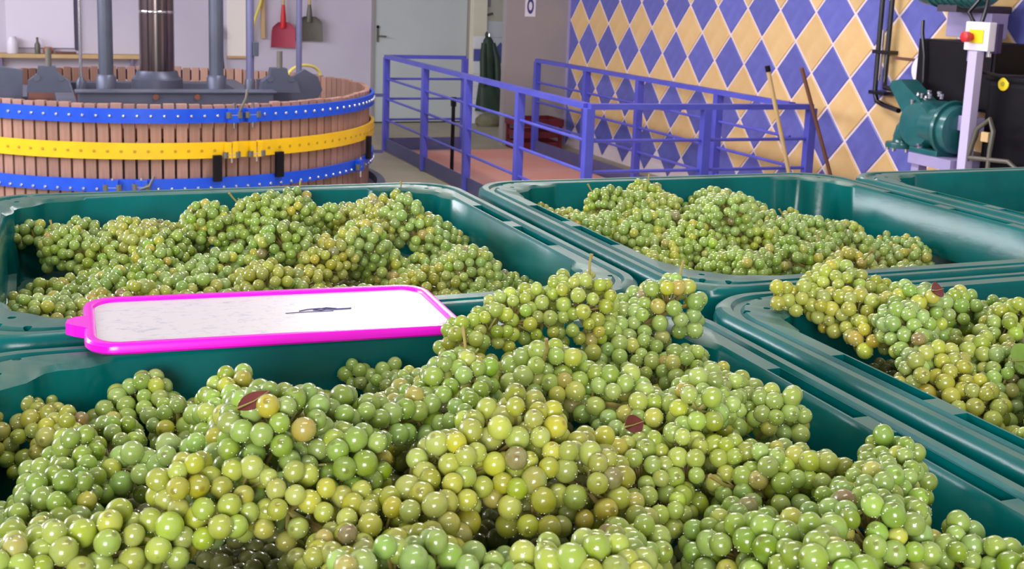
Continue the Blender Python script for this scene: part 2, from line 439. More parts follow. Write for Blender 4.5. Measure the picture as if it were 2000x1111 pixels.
bp_ = MB().cyl((3.28, 9.35, 0.013), (3.28, 9.35, 0.60), 0.016, 10).box(3.26, 3.30, 9.33, 9.37, 0.58, 0.66, 0.004).build('black_pole', M_BLACK)
tag(bp_, 'short black pole standing on the salmon floor behind the railing', 'pole')

# maroon crate
rc = thing('maroon_crate', 'maroon plastic crate on the floor by the grey partition', 'crate', loc=(4.62, 10.7, 0.0))
mb = MB().box(-0.22, 0.22, -0.16, 0.16, 0, 0.02)
for (a, b) in (((-0.22,-0.16),(0.22,-0.16)), ((0.22,-0.16),(0.22,0.16)), ((0.22,0.16),(-0.22,0.16)), ((-0.22,0.16),(-0.22,-0.16))):
    mb.bar((a[0],a[1],0.05),(b[0],b[1],0.05),0.012,0.07).bar((a[0],a[1],0.16),(b[0],b[1],0.16),0.012,0.06)
    mb.bar((a[0],a[1],0.01),(a[0],a[1],0.30),0.03,0.03)
mb.build('body', M_DRED, rc, smooth=False)
mb = MB()
for (a, b) in (((-0.235,-0.175),(0.235,-0.175)), ((0.235,-0.175),(0.235,0.175)), ((0.235,0.175),(-0.235,0.175)), ((-0.235,0.175),(-0.235,-0.175))):
    mb.bar((a[0],a[1],0.28),(b[0],b[1],0.28),0.03,0.07)
mb.build('rim', M_DRED, rc, smooth=False)

# green oilcloth coat hanging by the recess
def coat():
    o = thing('hanging_coat', 'long dark green oilcloth coat hanging from a hook by the recess', 'coat', loc=(4.86, 12.72, 0))
    b = MB(); rings = [(1.02,0.035,0.03,0.0),(0.98,0.06,0.045,0.0),(0.86,0.085,0.06,0.015),(0.72,0.09,0.065,0.01),(0.56,0.10,0.07,0.01),(0.44,0.125,0.08,0.02),(0.30,0.165,0.09,0.05),(0.16,0.20,0.10,0.075)]
    n = 28; vs = []
    for (z, rx, ry, cx) in rings:
        for j in range(n):
            q = 2*PI*j/n; k = 1 + 0.10*math.sin(5*q + z*4)*(1.05 - z)
            vs.append((cx + rx*k*math.cos(q), -0.02 + ry*k*math.sin(q), z))
    fs = [(i*n+j, i*n+(j+1)%n, (i+1)*n+(j+1)%n, (i+1)*n+j) for i in range(len(rings)-1) for j in range(n)]
    fs += [tuple(range(n)), tuple((len(rings)-1)*n + j for j in range(n-1,-1,-1))]
    b.add(vs, fs).build('coat_body', M_CLOTH, o)
    for s_ in (-1, 1):
        MB().tube([(s_*0.05+0.0,-0.03,0.95),(s_*0.085+0.015,-0.06,0.78),(s_*0.09+0.02,-0.085,0.58),(s_*0.085+0.02,-0.09,0.46)], [0.035,0.04,0.04,0.035], 10).build('sleeve', M_CLOTH, o)
    MB().lathe([(0.028,1.02),(0.034,1.05),(0.02,1.08)], 14).build('collar', M_CLOTH, o)
    MB().tube([(0,0.02,1.09),(0,-0.03,1.085),(0,-0.045,1.06),(0,-0.045,1.03)], 0.009, 8).build('hook', M_CHROME, o)
coat()
# sack under the coat
sk = MB(); n = 24; vs = []; prof = [(0.0,0.13,0.10),(0.04,0.16,0.12),(0.09,0.15,0.11),(0.13,0.11,0.08),(0.15,0.04,0.03)]
for (z, rx, ry) in prof:
    for j in range(n):
        q = 2*PI*j/n; k = 1 + 0.05*math.sin(4*q + z*30); vs.append((rx*k*math.cos(q), ry*k*math.sin(q), z))
fs = [(i*n+j, i*n+(j+1)%n, (i+1)*n+(j+1)%n, (i+1)*n+j) for i in range(len(prof)-1) for j in range(n)] + [tuple(range(n-1,-1,-1)), tuple((len(prof)-1)*n+j for j in range(n))]
so = sk.add(vs, fs).build('filled_sack', mat('sacking', (120, 116, 96), rough=0.8, col2=(98, 96, 70), vscale=12, var=0.4)); so.location = (4.84, 12.55, 0)
tag(so, 'small grey brown sack on the floor below the green coat', 'sack')

# safety sign on the partition
sg = thing('safety_sign', 'small white sign with a blue oval symbol on the grey partition', 'sign', loc=(4.635, 10.95, 1.42))
MB().box(-0.057, 0.057, -0.004, 0, -0.105, 0.12, 0.001).build('plate', M_WPLAS, sg, smooth=False)
ov = MB(); n = 28; vs = []
for rr in (1.0, 0.55):
    for d in (-0.0055, -0.003):
        for j in range(n):
            q = 2*PI*j/n; vs.append((0.036*rr*math.cos(q), d, 0.0 + 0.078*rr*math.sin(q)))
fs = [(j, (j+1)%n, 2*n+(j+1)%n, 2*n+j) for j in range(n)] + [(j, n+j, n+(j+1)%n, (j+1)%n) for j in range(n)] + [(2*n+j, 2*n+(j+1)%n, 3*n+(j+1)%n, 3*n+j) for j in range(n)]
ov.add(vs, fs).build('symbol', mat('sign_blue', (60, 58, 120), rough=0.4), sg, smooth=False)
# wall pipes in the recess
pp = MB().tube([(4.92,13.26,1.42),(4.92,13.24,1.28),(4.92,13.2,1.24),(5.02,13.2,1.26),(5.10,13.2,1.28)], 0.016, 8).tube([(4.905,13.22,1.30),(4.90,13.2,1.14)], 0.012, 8).build('wall_tap', M_SHOV)
tag(pp, 'grey tap and pipe fixed high on the cream recess wall', 'tap')
ph = MB().box(4.94, 4.99, 13.22, 13.30, 1.36, 1.56, 0.006).box(5.03, 5.08, 13.22, 13.30, 1.36, 1.54, 0.006).build('switch_box', M_GREYP)
tag(ph, 'pair of grey switch boxes above the tap in the recess', 'switch')

# ------------------------------------------------------------------ wine press
PC = Vector((0.78, 8.57, 0)); PR = 1.5
press = thing('basket_press', 'large round wooden basket wine press with blue and yellow hoops', 'wine press', loc=PC)
NS = 126
slat = MB().box(-0.0305, 0.0305, -0.018, 0.018, 0.12, 0.845, 0.004).mesh('slat', M_SLAT, smooth=False)
for k in range(NS):
    q = 2*PI*k/NS
    o = put('slat', slat, press, (PR*math.sin(q)*0.985, -PR*math.cos(q)*0.985, random.uniform(-.006,.006)), (0, 0, q))
MB().lathe([(0.2,0.02),(PR+0.10,0.02),(PR+0.12,0.06),(PR+0.12,0.16),(PR+0.06,0.17),(PR+0.05,0.12),(0.2,0.12)], 72).build('base_tray', M_STEEL, press)
MB().lathe([(PR-0.05,0.30),(PR-0.035,0.30),(PR-0.035,0.36),(PR-0.05,0.36)], 72, closed=True).build('inner_band', M_RUST, press)
def hoop(z0, z1, material, boltm, gaps, dz=0.0):
    """hoop in arcs, open at the gaps (degrees from the front, positive to the right)"""
    h = None; gaps = sorted(gaps)
    ro, ri = PR+0.030, PR+0.008
    n = 120
    arcs = []
    for i, (g0, g1) in enumerate(gaps):
        nx = gaps[(i+1) % len(gaps)][0] + (360 if i == len(gaps)-1 else 0)
        arcs.append((g1, nx))
    for (a0, a1) in arcs:
        b = MB(); k = max(3, int((a1-a0)/3)); vs = []
        for i in range(k+1):
            q = math.radians(a0 + (a1-a0)*i/k)
            for (r, z) in ((ri,z0),(ro,z0),(ro,z1),(ri,z1)): vs.append((r*math.sin(q), -r*math.cos(q), z))
        fs = [(i*4+j, i*4+(j+1)%4, (i+1)*4+(j+1)%4, (i+1)*4+j) for i in range(k) for j in range(4)] + [(0,1,2,3),(k*4+3,k*4+2,k*4+1,k*4)]
        # turned-out end lugs
        o = b.add(vs, fs).build('hoop', material, press)
        for e in (a0, a1):
            q = math.radians(e); s_ = 1 if e == a0 else -1
            p = Vector((ro*math.sin(q), -ro*math.cos(q), (z0+z1)/2))
            lug = MB().box(-0.018, 0.018, -0.035, 0.0, -(z1-z0)/2, (z1-z0)/2, 0.003).build('lug', material, o, smooth=False)
            lug.location = p; lug.rotation_euler = (0, 0, q)
        kk = int((a1-a0)/2.86)
        for i in range(1, kk):
            a = a0 + (a1-a0)*i/kk
            aa = (a + 180) % 360 - 180
            if abs(aa) > 100: continue
            q = math.radians(a)
            put('bolt', boltm, o, (ro*math.sin(q), -ro*math.cos(q), (z0+z1)/2 + dz), (0, 0, q))
    return arcs
boltm = MB().lathe([(0.010,0.0),(0.010,0.004),(0.006,0.009),(0.001,0.010)], 10, Matrix.Rotation(PI/2, 4, 'X')).mesh('bolt', M_BOLT)
ybolt = MB().lathe([(0.009,0.0),(0.009,0.003),(0.004,0.004)], 10, Matrix.Rotation(PI/2, 4, 'X')).mesh('bolt', M_YBOLT)
hoop(0.738, 0.822, M_HBLUE, boltm, [(10.6, 11.6), (14.9, 16.0)])
hoop(0.525, 0.62, M_HYEL, ybolt, [(9.8, 11.3), (15.6, 17.2)])
hoop(0.33, 0.405, M_HBLUE, boltm, [(-15.5, -14.3), (-9.5, -8.2), (52, 53.5)], -0.02)
def at_press(deg, r, z): q = math.radians(deg); return Vector((r*math.sin(q), -r*math.cos(q), z))
# turnbuckle screws closing the hoops
for (d0, d1, z, zz) in ((10.0, 12.4, 0.785, 0.10), (14.3, 16.8, 0.785, 0.10), (9.2, 11.9, 0.545, 0.06), (15.0, 17.9, 0.545, 0.06), (-16.2,-13.6,0.36,0.08), (-10.2,-7.6,0.365,0.08), (51,54.6,0.36,0.09)):
    t = MB().tube([at_press(d0, PR+0.055, z), at_press(d1, PR+0.055, z)], 0.011, 8).build('turnbuckle_screw', M_CHROME, press)
    MB().cyl(at_press((d0+d1)/2, PR+0.055, z-zz*0.8), at_press((d0+d1)/2, PR+0.055, z+zz*0.7), 0.008, 8).build('lever', M_CHROME, t)
    for e in (d0, d1):
        MB().cyl(at_press(e, PR+0.055, z)-Vector((0,0.0,0.018)), at_press(e, PR+0.055, z)+Vector((0,0,0.018)), 0.018, 8).build('nut', M_SHOV, t)
MB().tube([at_press(12.2, PR+0.06, 0.80), at_press(13.6, PR+0.075, 0.885), at_press(14.3, PR+0.05, 0.935)], 0.008, 8).build('release_lever', M_SHOV, press)
MB().tube([at_press(-9.3, PR+0.06, 0.352), at_press(-7.2, PR+0.085, 0.375), at_press(-6.2, PR+0.07, 0.43)], 0.007, 8).build('release_lever', M_SHOV, press)
for d in (7.4, 22.5, 60):
    s_ = MB().box(-0.026, 0.026, -0.03, 0, 0.385, 0.545, 0.006).build('black_bracket', M_BLACK, press, smooth=False)
    s_.location = at_press(d, PR+0.03, 0); s_.rotation_euler = (0, 0, math.radians(d))
for z in (0.78, 0.36):
    s_ = MB().prism([(-0.05,-0.02),(0.07,0.0),(-0.05,0.02)], -0.012, 0.012, 'z').build('hoop_lug', M_PLATE, press, smooth=False)
    p = at_press(80, PR+0.04, z); s_.location = p
# platen with steel beams on top
MB().lathe([(0.0,0.60),(1.30,0.60),(1.32,0.62),(1.32,0.68),(1.30,0.70),(0.0,0.70)], 64).build('platen', M_RUST, press)
def beam(x0, x1, y0, y1, z0, z1, nm='beam'): return MB().box(x0, x1, y0, y1, z0, z1, 0.008).build(nm, M_STEEL, press, smooth=False)
beam(-0.56, 0.62, -1.08, -0.96, 0.72, 0.872, 'front_beam')
beam(-0.58, 0.64, -1.10, -0.94, 0.872, 0.886, 'beam_flange')
beam(-0.60, 0.60, 0.96, 1.08, 0.70, 0.76, 'rear_beam')
for x in (-0.62, 0.62):
    beam(x-0.06, x+0.06, -0.95, 0.95, 0.70, 0.79, 'side_beam')
for x in (-0.95, 0.93):
    beam(x-0.10, x+0.10, -0.55, 0.3, 0.70, 0.80, 'side_beam')
MB().prism([(0.58,0.70),(0.98,0.70),(0.98,0.78),(1.02,0.86),(0.99,0.95),(0.90,1.0),(0.80,0.94),(0.58,0.93)], -0.72, -0.66).build('hook_plate', M_STEEL, press, smooth=False)
MB().prism([(-1.16,0.70),(-0.88,0.70),(-0.87,0.98),(-1.16,1.02)], -0.70, -0.62).build('guide_plate', M_STEEL, press, smooth=False)
for (x, y) in ((-0.72,-0.86), (0.70,-0.86)):
    br = MB().prism([(-0.13,0.86),(0.13,0.86),(0.11,0.93),(0.05,0.98),(0.04,1.02),(-0.06,1.02),(-0.07,0.97),(-0.12,0.93)], -0.05, 0.05).build('clamp_bracket', M_STEEL, press, smooth=False)
    br.location = (x, y, 0)
    bb = MB().cyl((0.0,0,0.98),(0.0,0,1.13),0.019,10).build('clamp_bolt', M_SHOV, br)
    for dx in (-0.07, 0.07): MB().cyl((dx,-0.055,0.95),(dx,-0.045,0.95),0.02,8).build('nut', M_DSTEEL, br)
for (x, y) in ((-0.11,-1.085), (0.14,-1.085)):
    MB().cyl((x,y-0.012,0.85),(x,y+0.02,0.85),0.018,8).build('nut', M_RUST, press)
for dx in (-0.115, -0.038, 0.27, 0.34, 0.41):
    pass
# ram and guide rods
MB().lathe([(0.119,0.70),(0.119,2.5)], 40).build('ram', M_RAM, press)
MB().lathe([(0.121,1.33),(0.123,1.335),(0.123,1.345),(0.121,1.35)], 40).build('ram_ring', M_CHROME, press)
MB().lathe([(0.175,0.72),(0.175,0.87),(0.15,0.89),(0.138,0.93),(0.121,0.93)], 32).build('ram_flange', M_STEEL, press)
for (dx, r, y, mm, z0) in ((-0.355, 0.048, -0.25, M_DSTEEL, 0.88), (0.375, 0.050, -0.25, M_DSTEEL, 0.88), (0.60, 0.028, -0.30, M_ROD, 0.86), (1.06, 0.022, 0.25, M_ROD, 0.70)):
    MB().cyl((dx, y, z0), (dx, y, 2.5), r, 18).build('guide_rod', mm, press)
    MB().lathe([(r*1.35, z0-0.10),(r*1.35, z0+0.02),(r*1.1, z0+0.04)], 18, Matrix.Translation((dx,y,0))).build('rod_collar', M_STEEL, press)
MB().cyl((-0.53,-0.7,0.90),(-0.53,-0.7,2.5),0.010,10).build('chrome_rod', M_CHROME, press)
MB().lathe([(0.03,0.86),(0.03,0.91),(0.012,0.94)], 12, Matrix.Translation((-0.53,-0.7,0))).build('rod_collar', M_STEEL, press)
MB().cyl((-1.03,-0.6,0.98),(-1.03,-0.6,2.5),0.018,12).build('guide_rod', M_ROD, press)
MB().box(0.615, 0.655, -0.34, -0.26, 1.06, 1.16, 0.005).build('rod_clamp', M_DSTEEL, press, smooth=False)
MB().box(-0.5, 0.5, -0.4, 0.2, 2.45, 2.75, 0.01).build('crosshead', M_STEEL, press, smooth=False)
MB().cyl((0,0,2.7),(0,0,3.6),0.2,24).build('top_cylinder', M_STEEL, press)

yh = MB().tube([(2.05+0.30*math.cos(t)*0.55, 9.62+0.12*math.cos(t), 0.80+0.10*math.sin(t)) for t in [PI*i/14 for i in range(15)]], 0.013, 8).build('yellow_hose', M_YHOSE)
tag(yh, 'pale yellow hose looped over the far right rim of the press', 'hose')

# ------------------------------------------------------------------ things on the back wall
sh = thing('wall_shelf', 'long pale wooden shelf on the wall behind the press', 'shelf', loc=(0.2, BY, 0.735))
MB().box(-0.9, 0.80, -0.20, 0, -0.02, 0.02, 0.003).build('board', M_WOOD, sh, smooth=False)
for x in (-0.55, 0.72): MB().prism([(0,-0.02),(-0.17,-0.02),(0,-0.17)], x-0.015, x+0.015, 'x').build('bracket', M_LAV, sh, smooth=False)
wp = thing('noticeboard', 'white noticeboard with a dark right edge above the shelf', 'noticeboard', loc=(0.05, BY-0.003, 1.0))
MB().box(-0.34, 0.31, -0.03, 0, -0.19, 1.3, 0.004).build('panel', mat('panel_white', (224, 216, 234), rough=0.5), wp, smooth=False)
MB().box(0.315, 0.345, -0.05, 0, -0.21, 1.3).build('edge_strip', mat('panel_edge', (70, 60, 84), rough=0.5), wp, smooth=False)
bt = MB().lathe([(0.026,0),(0.028,0.02),(0.028,0.09),(0.012,0.12),(0.011,0.16),(0.014,0.165)], 14).build('small_bottle', M_SHOV); bt.location = (0.0, 12.87, 0.757)
tag(bt, 'small dark bottle standing on the wooden shelf', 'bottle')
lp = MB().lathe([(0.04,0),(0.05,0.015),(0.05,0.05),(0.035,0.07),(0.03,0.07)], 16).build('copper_bowl', mat('copper', (206, 128, 84), rough=0.3, metal=0.6)); lp.location = (0.10, 12.87, 0.756)
tag(lp, 'little copper bowl beside the bottle on the shelf', 'bowl')
fl = MB().box(-0.10, 0.10, -0.04, 0.04, 0, 0.022, 0.003).build('wooden_block', M_DWOOD, smooth=False); fl.location = (0.27, 12.88, 0.756)
tag(fl, 'flat brown wooden block lying on the shelf', 'block')
wj = MB().lathe([(0.05,0),(0.055,0.01),(0.055,0.12),(0.04,0.15),(0.04,0.17)], 16).build('white_jar', M_WPLAS); wj.location = (-0.235, 12.87, 0.756)
tag(wj, 'white jar at the left end of the shelf', 'jar')

wb = thing('white_board', 'narrow white board in a frame hanging left of the red shovel', 'board', loc=(2.05, BY, 1.0))
MB().box(-0.13, 0.09, -0.03, 0, -0.25, 1.0, 0.003).build('panel', mat('board_white', (238, 230, 226), rough=0.5), wb, smooth=False)
MB().box(0.09, 0.12, -0.045, 0, -0.27, 1.0).box(-0.13, 0.09, -0.045, 0, -0.275, -0.25).build('frame', M_WOOD, wb, smooth=False)
rp = MB().tube([(2.30,12.94,1.45),(2.27,12.93,1.32),(2.22,12.93,1.18),(2.19,12.93,1.06),(2.185,12.94,0.94),(2.17,12.94,0.82)], 0.016, 8).build('yellow_rope', mat('rope_yellow', (222, 204, 96), rough=0.7)); tag(rp, 'yellow rope hanging beside the white board', 'rope')
ws = MB().box(2.285, 2.325, 12.95, 12.985, 0.945, 1.75, 0.003).build('wooden_batten', M_WOOD, smooth=False); tag(ws, 'slim wooden batten hanging beside the yellow rope', 'batten')

def shovel(name, label, x, ztop, zs, zb, w, mb_, mh):
    o = thing(name, label, 'shovel', 'shovels on the back wall', loc=(x, BY-0.05, 0))
    n = 9; vs = []; b = MB(); h = zs - zb
    rows = [(0.0, 0.45), (0.10, 0.72), (0.2, 0.93), (0.35, 1.0), (0.7, 1.03), (1.0, 1.06)]
    for layer in (0, 1):
        for (t, k) in rows:
            for j in range(n):
                s_ = -1 + 2*j/(n-1)
                vs.append((s_*w/2*k, -0.02 - 0.035*(s_*s_) + layer*0.006 + 0.02*t, zs - h*t))
    R_ = len(rows); q = R_*n
    fs = []
    for i in range(R_-1):
        for j in range(n-1):
            a = i*n+j; fs += [(a, a+1, a+n+1, a+n), (q+a+n, q+a+n+1, q+a+1, q+a)]
    for j in range(n-1): fs += [(j+1, j, q+j, q+j+1), ((R_-1)*n+j, (R_-1)*n+j+1, q+(R_-1)*n+j+1, q+(R_-1)*n+j)]
    for i in range(R_-1): fs += [(i*n, (i+1)*n, q+(i+1)*n, q+i*n), ((i+1)*n+n-1, i*n+n-1, q+i*n+n-1, q+(i+1)*n+n-1)]
    b.add(vs, fs).build('blade', mb_, o)
    MB().tube([(0,-0.015,zs-0.06),(0,-0.03,zs+0.04),(0,-0.03,ztop)], [0.034,0.03,0.018], 10).build('socket', mh, o)
    MB().tube([(0,-0.03,ztop-0.02),(0,-0.03,ztop+0.75)], 0.016, 10).build('shaft', M_WOOD, o)
    return o
shovel('red_shovel', 'red plastic shovel hanging blade down on the back wall', 2.52, 1.32, 1.13, 0.85, 0.26, mat('red_blade', (176, 70, 92), rough=0.4), M_RED)
shovel('grey_shovel', 'grey metal shovel hanging beside the red shovel', 2.81, 1.33, 1.20, 0.93, 0.29, M_SHOV, M_SHOV)
fk = MB().tube([(1.80,12.95,1.10),(1.825,12.93,1.02),(1.84,12.93,0.95)], [0.02,0.035,0.03], 8).tube([(1.815,12.93,1.0),(1.82,12.93,0.55)], 0.009, 6).tube([(1.845,12.93,1.0),(1.88,12.93,0.55)], 0.009, 6).build('black_tongs', M_BLACK)
tag(fk, 'long black tongs hanging on the wall behind the press rods', 'tongs')

# ------------------------------------------------------------------ brooms
b1 = thing('broom', 'broom with a pale wooden handle and black cap leaning on the railing', 'broom', loc=(4.55, 6.12, 0))
MB().tube([(0.0,-0.02,0.10),(-0.318,0.025,1.15)], 0.014, 10).build('handle', M_WOOD, b1)
MB().tube([(-0.315,0.024,1.14),(-0.325,0.026,1.175)], 0.017, 10).build('cap', M_BLACK, b1)
MB().box(-0.03, 0.03, -0.17, 0.17, 0.06, 0.12, 0.01).build('head', M_DWOOD, b1, smooth=False)
MB().box(-0.028, 0.028, -0.165, 0.165, 0.0, 0.062).build('bristles', M_BLACK, b1, smooth=False)
b2 = thing('broom', 'broom with a dark brown handle leaning beside the railing end post', 'broom', loc=(4.83, 6.02, 0))
MB().tube([(0.0,-0.02,0.10),(-0.395,0.06,1.17)], 0.013, 10).build('handle', M_DWOOD, b2)
MB().box(-0.03, 0.03, -0.15, 0.15, 0.06, 0.11, 0.01).build('head', M_DWOOD, b2, smooth=False)
MB().box(-0.028, 0.028, -0.145, 0.145, 0.0, 0.062).build('bristles', M_BLACK, b2, smooth=False)

# ------------------------------------------------------------------ pump corner
ps = thing('pump_stand', 'lavender painted steel stand carrying the green pump', 'stand', loc=(4.7, 4.965, 0))
MB().box(-0.17, -0.12, -0.245, -0.185, 0, 1.36, 0.004).build('upright', mat('pale_upright', (196, 184, 222), rough=0.35), ps, smooth=False)
for (x, y) in ((-0.15, 0.12), (0.2, 0.12), (0.2, -0.04)): MB().box(x-0.03, x+0.03, y-0.03, y+0.03, 0, 0.72, 0.004).build('leg', M_LAV, ps, smooth=False)
MB().box(-0.2, 0.25, -0.17, 0.16, 0.715, 0.775, 0.005).build('shelf_frame', M_LAV, ps, smooth=False)
MB().box(-0.16, -0.10, -0.17, 0.10, 0.25, 0.31, 0.004).build('stretcher', M_LAV, ps, smooth=False)
MB().box(-0.12, -0.06, -0.24, -0.08, 0.93, 1.01, 0.004).build('cross_plate', M_LAV, ps, smooth=False)

kb = thing('black_cabinet', 'black electrical cabinet above the green pump', 'cabinet', loc=(4.83, 5.19, 1.02))
MB().box(-0.06, 0.24, -0.36, 0.24, 0, 0.375, 0.006).build('body', M_BLACK, kb, smooth=False)
MB().box(-0.068, -0.06, -0.34, 0.225, 0.015, 0.36, 0.004).build('door', M_BLACK, kb, smooth=False)
MB().box(-0.075, -0.066, -0.19, -0.165, 0.28, 0.31, 0.002).build('latch', M_SHOV, kb, smooth=False)
gd = MB().lathe([(0.09,0),(0.09,0.02),(0.085,0.03)], 24, Matrix.Rotation(-PI/2, 4, 'Y')).build('white_gauge', M_WPLAS); gd.location = (4.95, 5.56, 1.20)
tag(gd, 'round white gauge beside the black cabinet', 'gauge')
hr = MB().box(4.94, 4.97, 5.43, 5.84, 1.245, 1.262).build('hose_hanger', M_DWOOD, smooth=False); tag(hr, 'thin brown bar between the black pipe and the cabinet', 'bar')

# pump
pu = thing('green_pump', 'glossy dark green cast pump with chrome bolts', 'pump', loc=(4.62, 5.085, 0.775))
RY = Matrix.Rotation(PI/2, 4, 'X')
def lat(prof, loc, M, n=28): return MB().lathe(prof, n, Matrix.Translation(loc) @ M)
lat([(0.02,-0.14),(0.10,-0.14),(0.135,-0.12),(0.14,0.05),(0.12,0.09),(0.05,0.10)], (0,0.05,0.15), Matrix.Rotation(-PI/2, 4, 'Y')).build('volute', M_PUMP, pu)
lat([(0.02,-0.17),(0.10,-0.17),(0.13,-0.155),(0.135,-0.13),(0.135,-0.05),(0.115,-0.03),(0.115,0.06)], (0,-0.06,0.15), RY @ Matrix.Rotation(PI, 4, 'X')).build('motor_housing', M_PUMP, pu)
lat([(0.10,0),(0.152,0.0),(0.158,0.012),(0.152,0.026),(0.10,0.028)], (0,-0.14,0.15), RY).build('flange_ring', M_PUMP, pu)
MB().prism([(0.02,0.16),(0.08,0.10),(0.30,0.34),(0.29,0.375),(0.22,0.39),(0.0,0.26)], -0.07, 0.05, 'x').build('gear_cover', M_PUMP, pu, smooth=False)
lat([(0.045,0),(0.05,0.03),(0.085,0.032),(0.088,0.05),(0.085,0.062),(0.03,0.064)], (-0.02,0.22,0.06), Matrix.Rotation(PI, 4, 'X')).build('outlet_flange', M_PUMP, pu)
MB().tube([(-0.02,0.22,0.05),(-0.02,0.20,0.10),(-0.02,0.12,0.14)], [0.05,0.055,0.06], 14).build('outlet_elbow', M_PUMP, pu)
MB().box(-0.10, 0.10, -0.16, 0.06, 0.0, 0.03, 0.006).build('foot', M_PUMP, pu, smooth=False)
cb = MB().lathe([(0.012,0),(0.012,0.012),(0.014,0.014),(0.014,0.028),(0.004,0.03)], 8).mesh('bolt', M_CHROME)
for (x, y, z) in ((-0.03,0.10,0.30),(-0.05,0.05,0.30),(-0.03,0.02,0.32),(-0.06,-0.02,0.305),(-0.03,-0.06,0.32),(-0.05,-0.10,0.31),(0.0,0.07,0.285),(-0.08,0.09,0.26)):
    put('bolt', cb, pu, (x, y, z))
for k in range(6): put('bolt', cb, pu, (-0.02+0.07*math.cos(k*PI/3+0.3), 0.22+0.07*math.sin(k*PI/3+0.3), -0.02))
put('bolt', cb, pu, (-0.14, -0.08, 0.05), (0, -PI/2, 0))

pb2 = thing('black_pipe', 'tall black pipe loop on the tiled wall left of the pump', 'pipe', loc=(5.0, 6.0, 0))
MB().tube([(0,0.06,2.4),(0,0.06,1.3),(0,0.055,1.02),(0,0.03,0.965),(0,-0.04,0.945),(-0.1,-0.30,0.94)], 0.016, 10).build('pipe', M_RUBBER, pb2)
MB().tube([(0,-0.035,2.4),(0,-0.03,1.3),(0,-0.03,1.10),(-0.02,-0.06,1.06),(-0.1,-0.32,1.06)], 0.016, 10).build('pipe', M_RUBBER, pb2)
for z in (1.28, 1.02, 1.7): MB().box(-0.025, 0.06, -0.06, 0.09, z-0.012, z+0.012, 0.003).build('clip', M_RUBBER, pb2, smooth=False)
MB().tube([(-0.012,0.01,1.42),(-0.012,0.01,1.10)], 0.009, 8).build('conduit', M_CHROME, pb2)

cbx = thing('control_box', 'white control box with a yellow plate and red knob', 'switch box', loc=(4.6, 4.755, 1.362))
MB().box(-0.05, 0.0, -0.085, 0.085, 0, 0.15, 0.008).build('enclosure', M_WPLAS, cbx, smooth=False)
MB().box(0.0, 0.035, -0.095, 0.07, -0.01, 0.145, 0.006).build('back_box', mat('violet_black', (52, 36, 84), rough=0.4), cbx, smooth=False)
MB().box(-0.056, -0.05, -0.05, 0.05, 0.04, 0.11, 0.002).build('yellow_plate', M_YPLAS, cbx, smooth=False)
MB().lathe([(0.02,0),(0.02,0.02),(0.028,0.022),(0.028,0.05),(0.02,0.055)], 16, Matrix.Translation((-0.055,0.03,0.07)) @ Matrix.Rotation(-PI/2, 4, 'Y')).build('red_knob', M_RED, cbx)
for y in (-0.045, 0.01): MB().cyl((-0.0,y,-0.03),(0.0,y,0.0),0.014,10).build('cable_gland', M_CHROME, cbx)
MB().box(-0.02, 0.03, 0.02, 0.085, -0.06, 0.0, 0.003).build('bracket', M_LAV, cbx, smooth=False)
cables = MB().tube([(4.62,4.80,1.51),(4.63,4.79,1.58),(4.66,4.80,1.72),(4.7,4.85,1.85)], 0.011, 8).tube([(4.62,4.86,1.51),(4.62,4.90,1.56),(4.64,4.86,1.62),(4.66,4.82,1.70),(4.7,4.85,1.85)], 0.011, 8).build('power_cable', M_RUBBER)
tag(cables, 'black power cables looping above the white control box', 'cable')
c2 = MB().tube([(4.6,4.80,1.33),(4.6,4.79,1.28),(4.62,4.76,1.25),(4.68,4.70,1.235),(4.8,4.6,1.238)], 0.010, 8).build('power_cable', M_RUBBER); tag(c2, 'short black cable hanging below the control box', 'cable')
tk = thing('black_tank', 'tall matt black tank at the right edge beside the pump stand', 'tank', loc=(4.86, 4.42, 0))
MB().box(-0.16, 0.16, -0.55, 0.38, 0, 1.21, 0.03).build('body', M_BLACK, tk, smooth=False)
MB().box(-0.17, 0.17, -0.56, 0.39, 1.205, 1.235, 0.01).build('lid', M_BLACK, tk, smooth=False)
ytag = thing('round_tag', 'round yellow tag with a dark centre on the black tank', 'tag', loc=(4.698, 4.68, 1.195))
MB().lathe([(0.036,0),(0.036,0.006),(0.03,0.009),(0.005,0.009)], 22, Matrix.Rotation(-PI/2, 4, 'Y')).build('disc', M_YPLAS, ytag)
MB().lathe([(0.013,0.009),(0.013,0.0115),(0.006,0.012)], 16, Matrix.Rotation(-PI/2, 4, 'Y')).build('centre', mat('tag_olive', (176, 160, 30), rough=0.5), ytag)
# folded tube trolley before the tank
tr = thing('tube_trolley', 'folded trolley of grey steel tube leaning before the black tank', 'trolley', loc=(4.55, 4.7, 0))
MB().tube([(0.0,0.10,0.0),(0.0,0.05,0.72),(0.0,-0.02,0.96),(0.0,-0.10,1.02),(0.0,-0.13,0.96),(0.0,-0.12,0.85)], 0.013, 8).build('handle', M_SHOV, tr)
MB().tube([(0.0,0.04,0.80),(0.0,-0.25,0.82),(0.0,-0.36,0.77),(0.0,-0.25,0.70),(0.0,0.06,0.66)], 0.012, 8).build('loop', M_SHOV, tr)
MB().tube([(0.0,-0.12,0.88),(0.0,-0.12,0.0)], 0.012, 8).build('strut', M_SHOV, tr)
MB().box(-0.012, 0.012, -0.11, -0.06, 0.90, 0.95, 0.003).build('brass_catch', M_WOOD, tr, smooth=False)
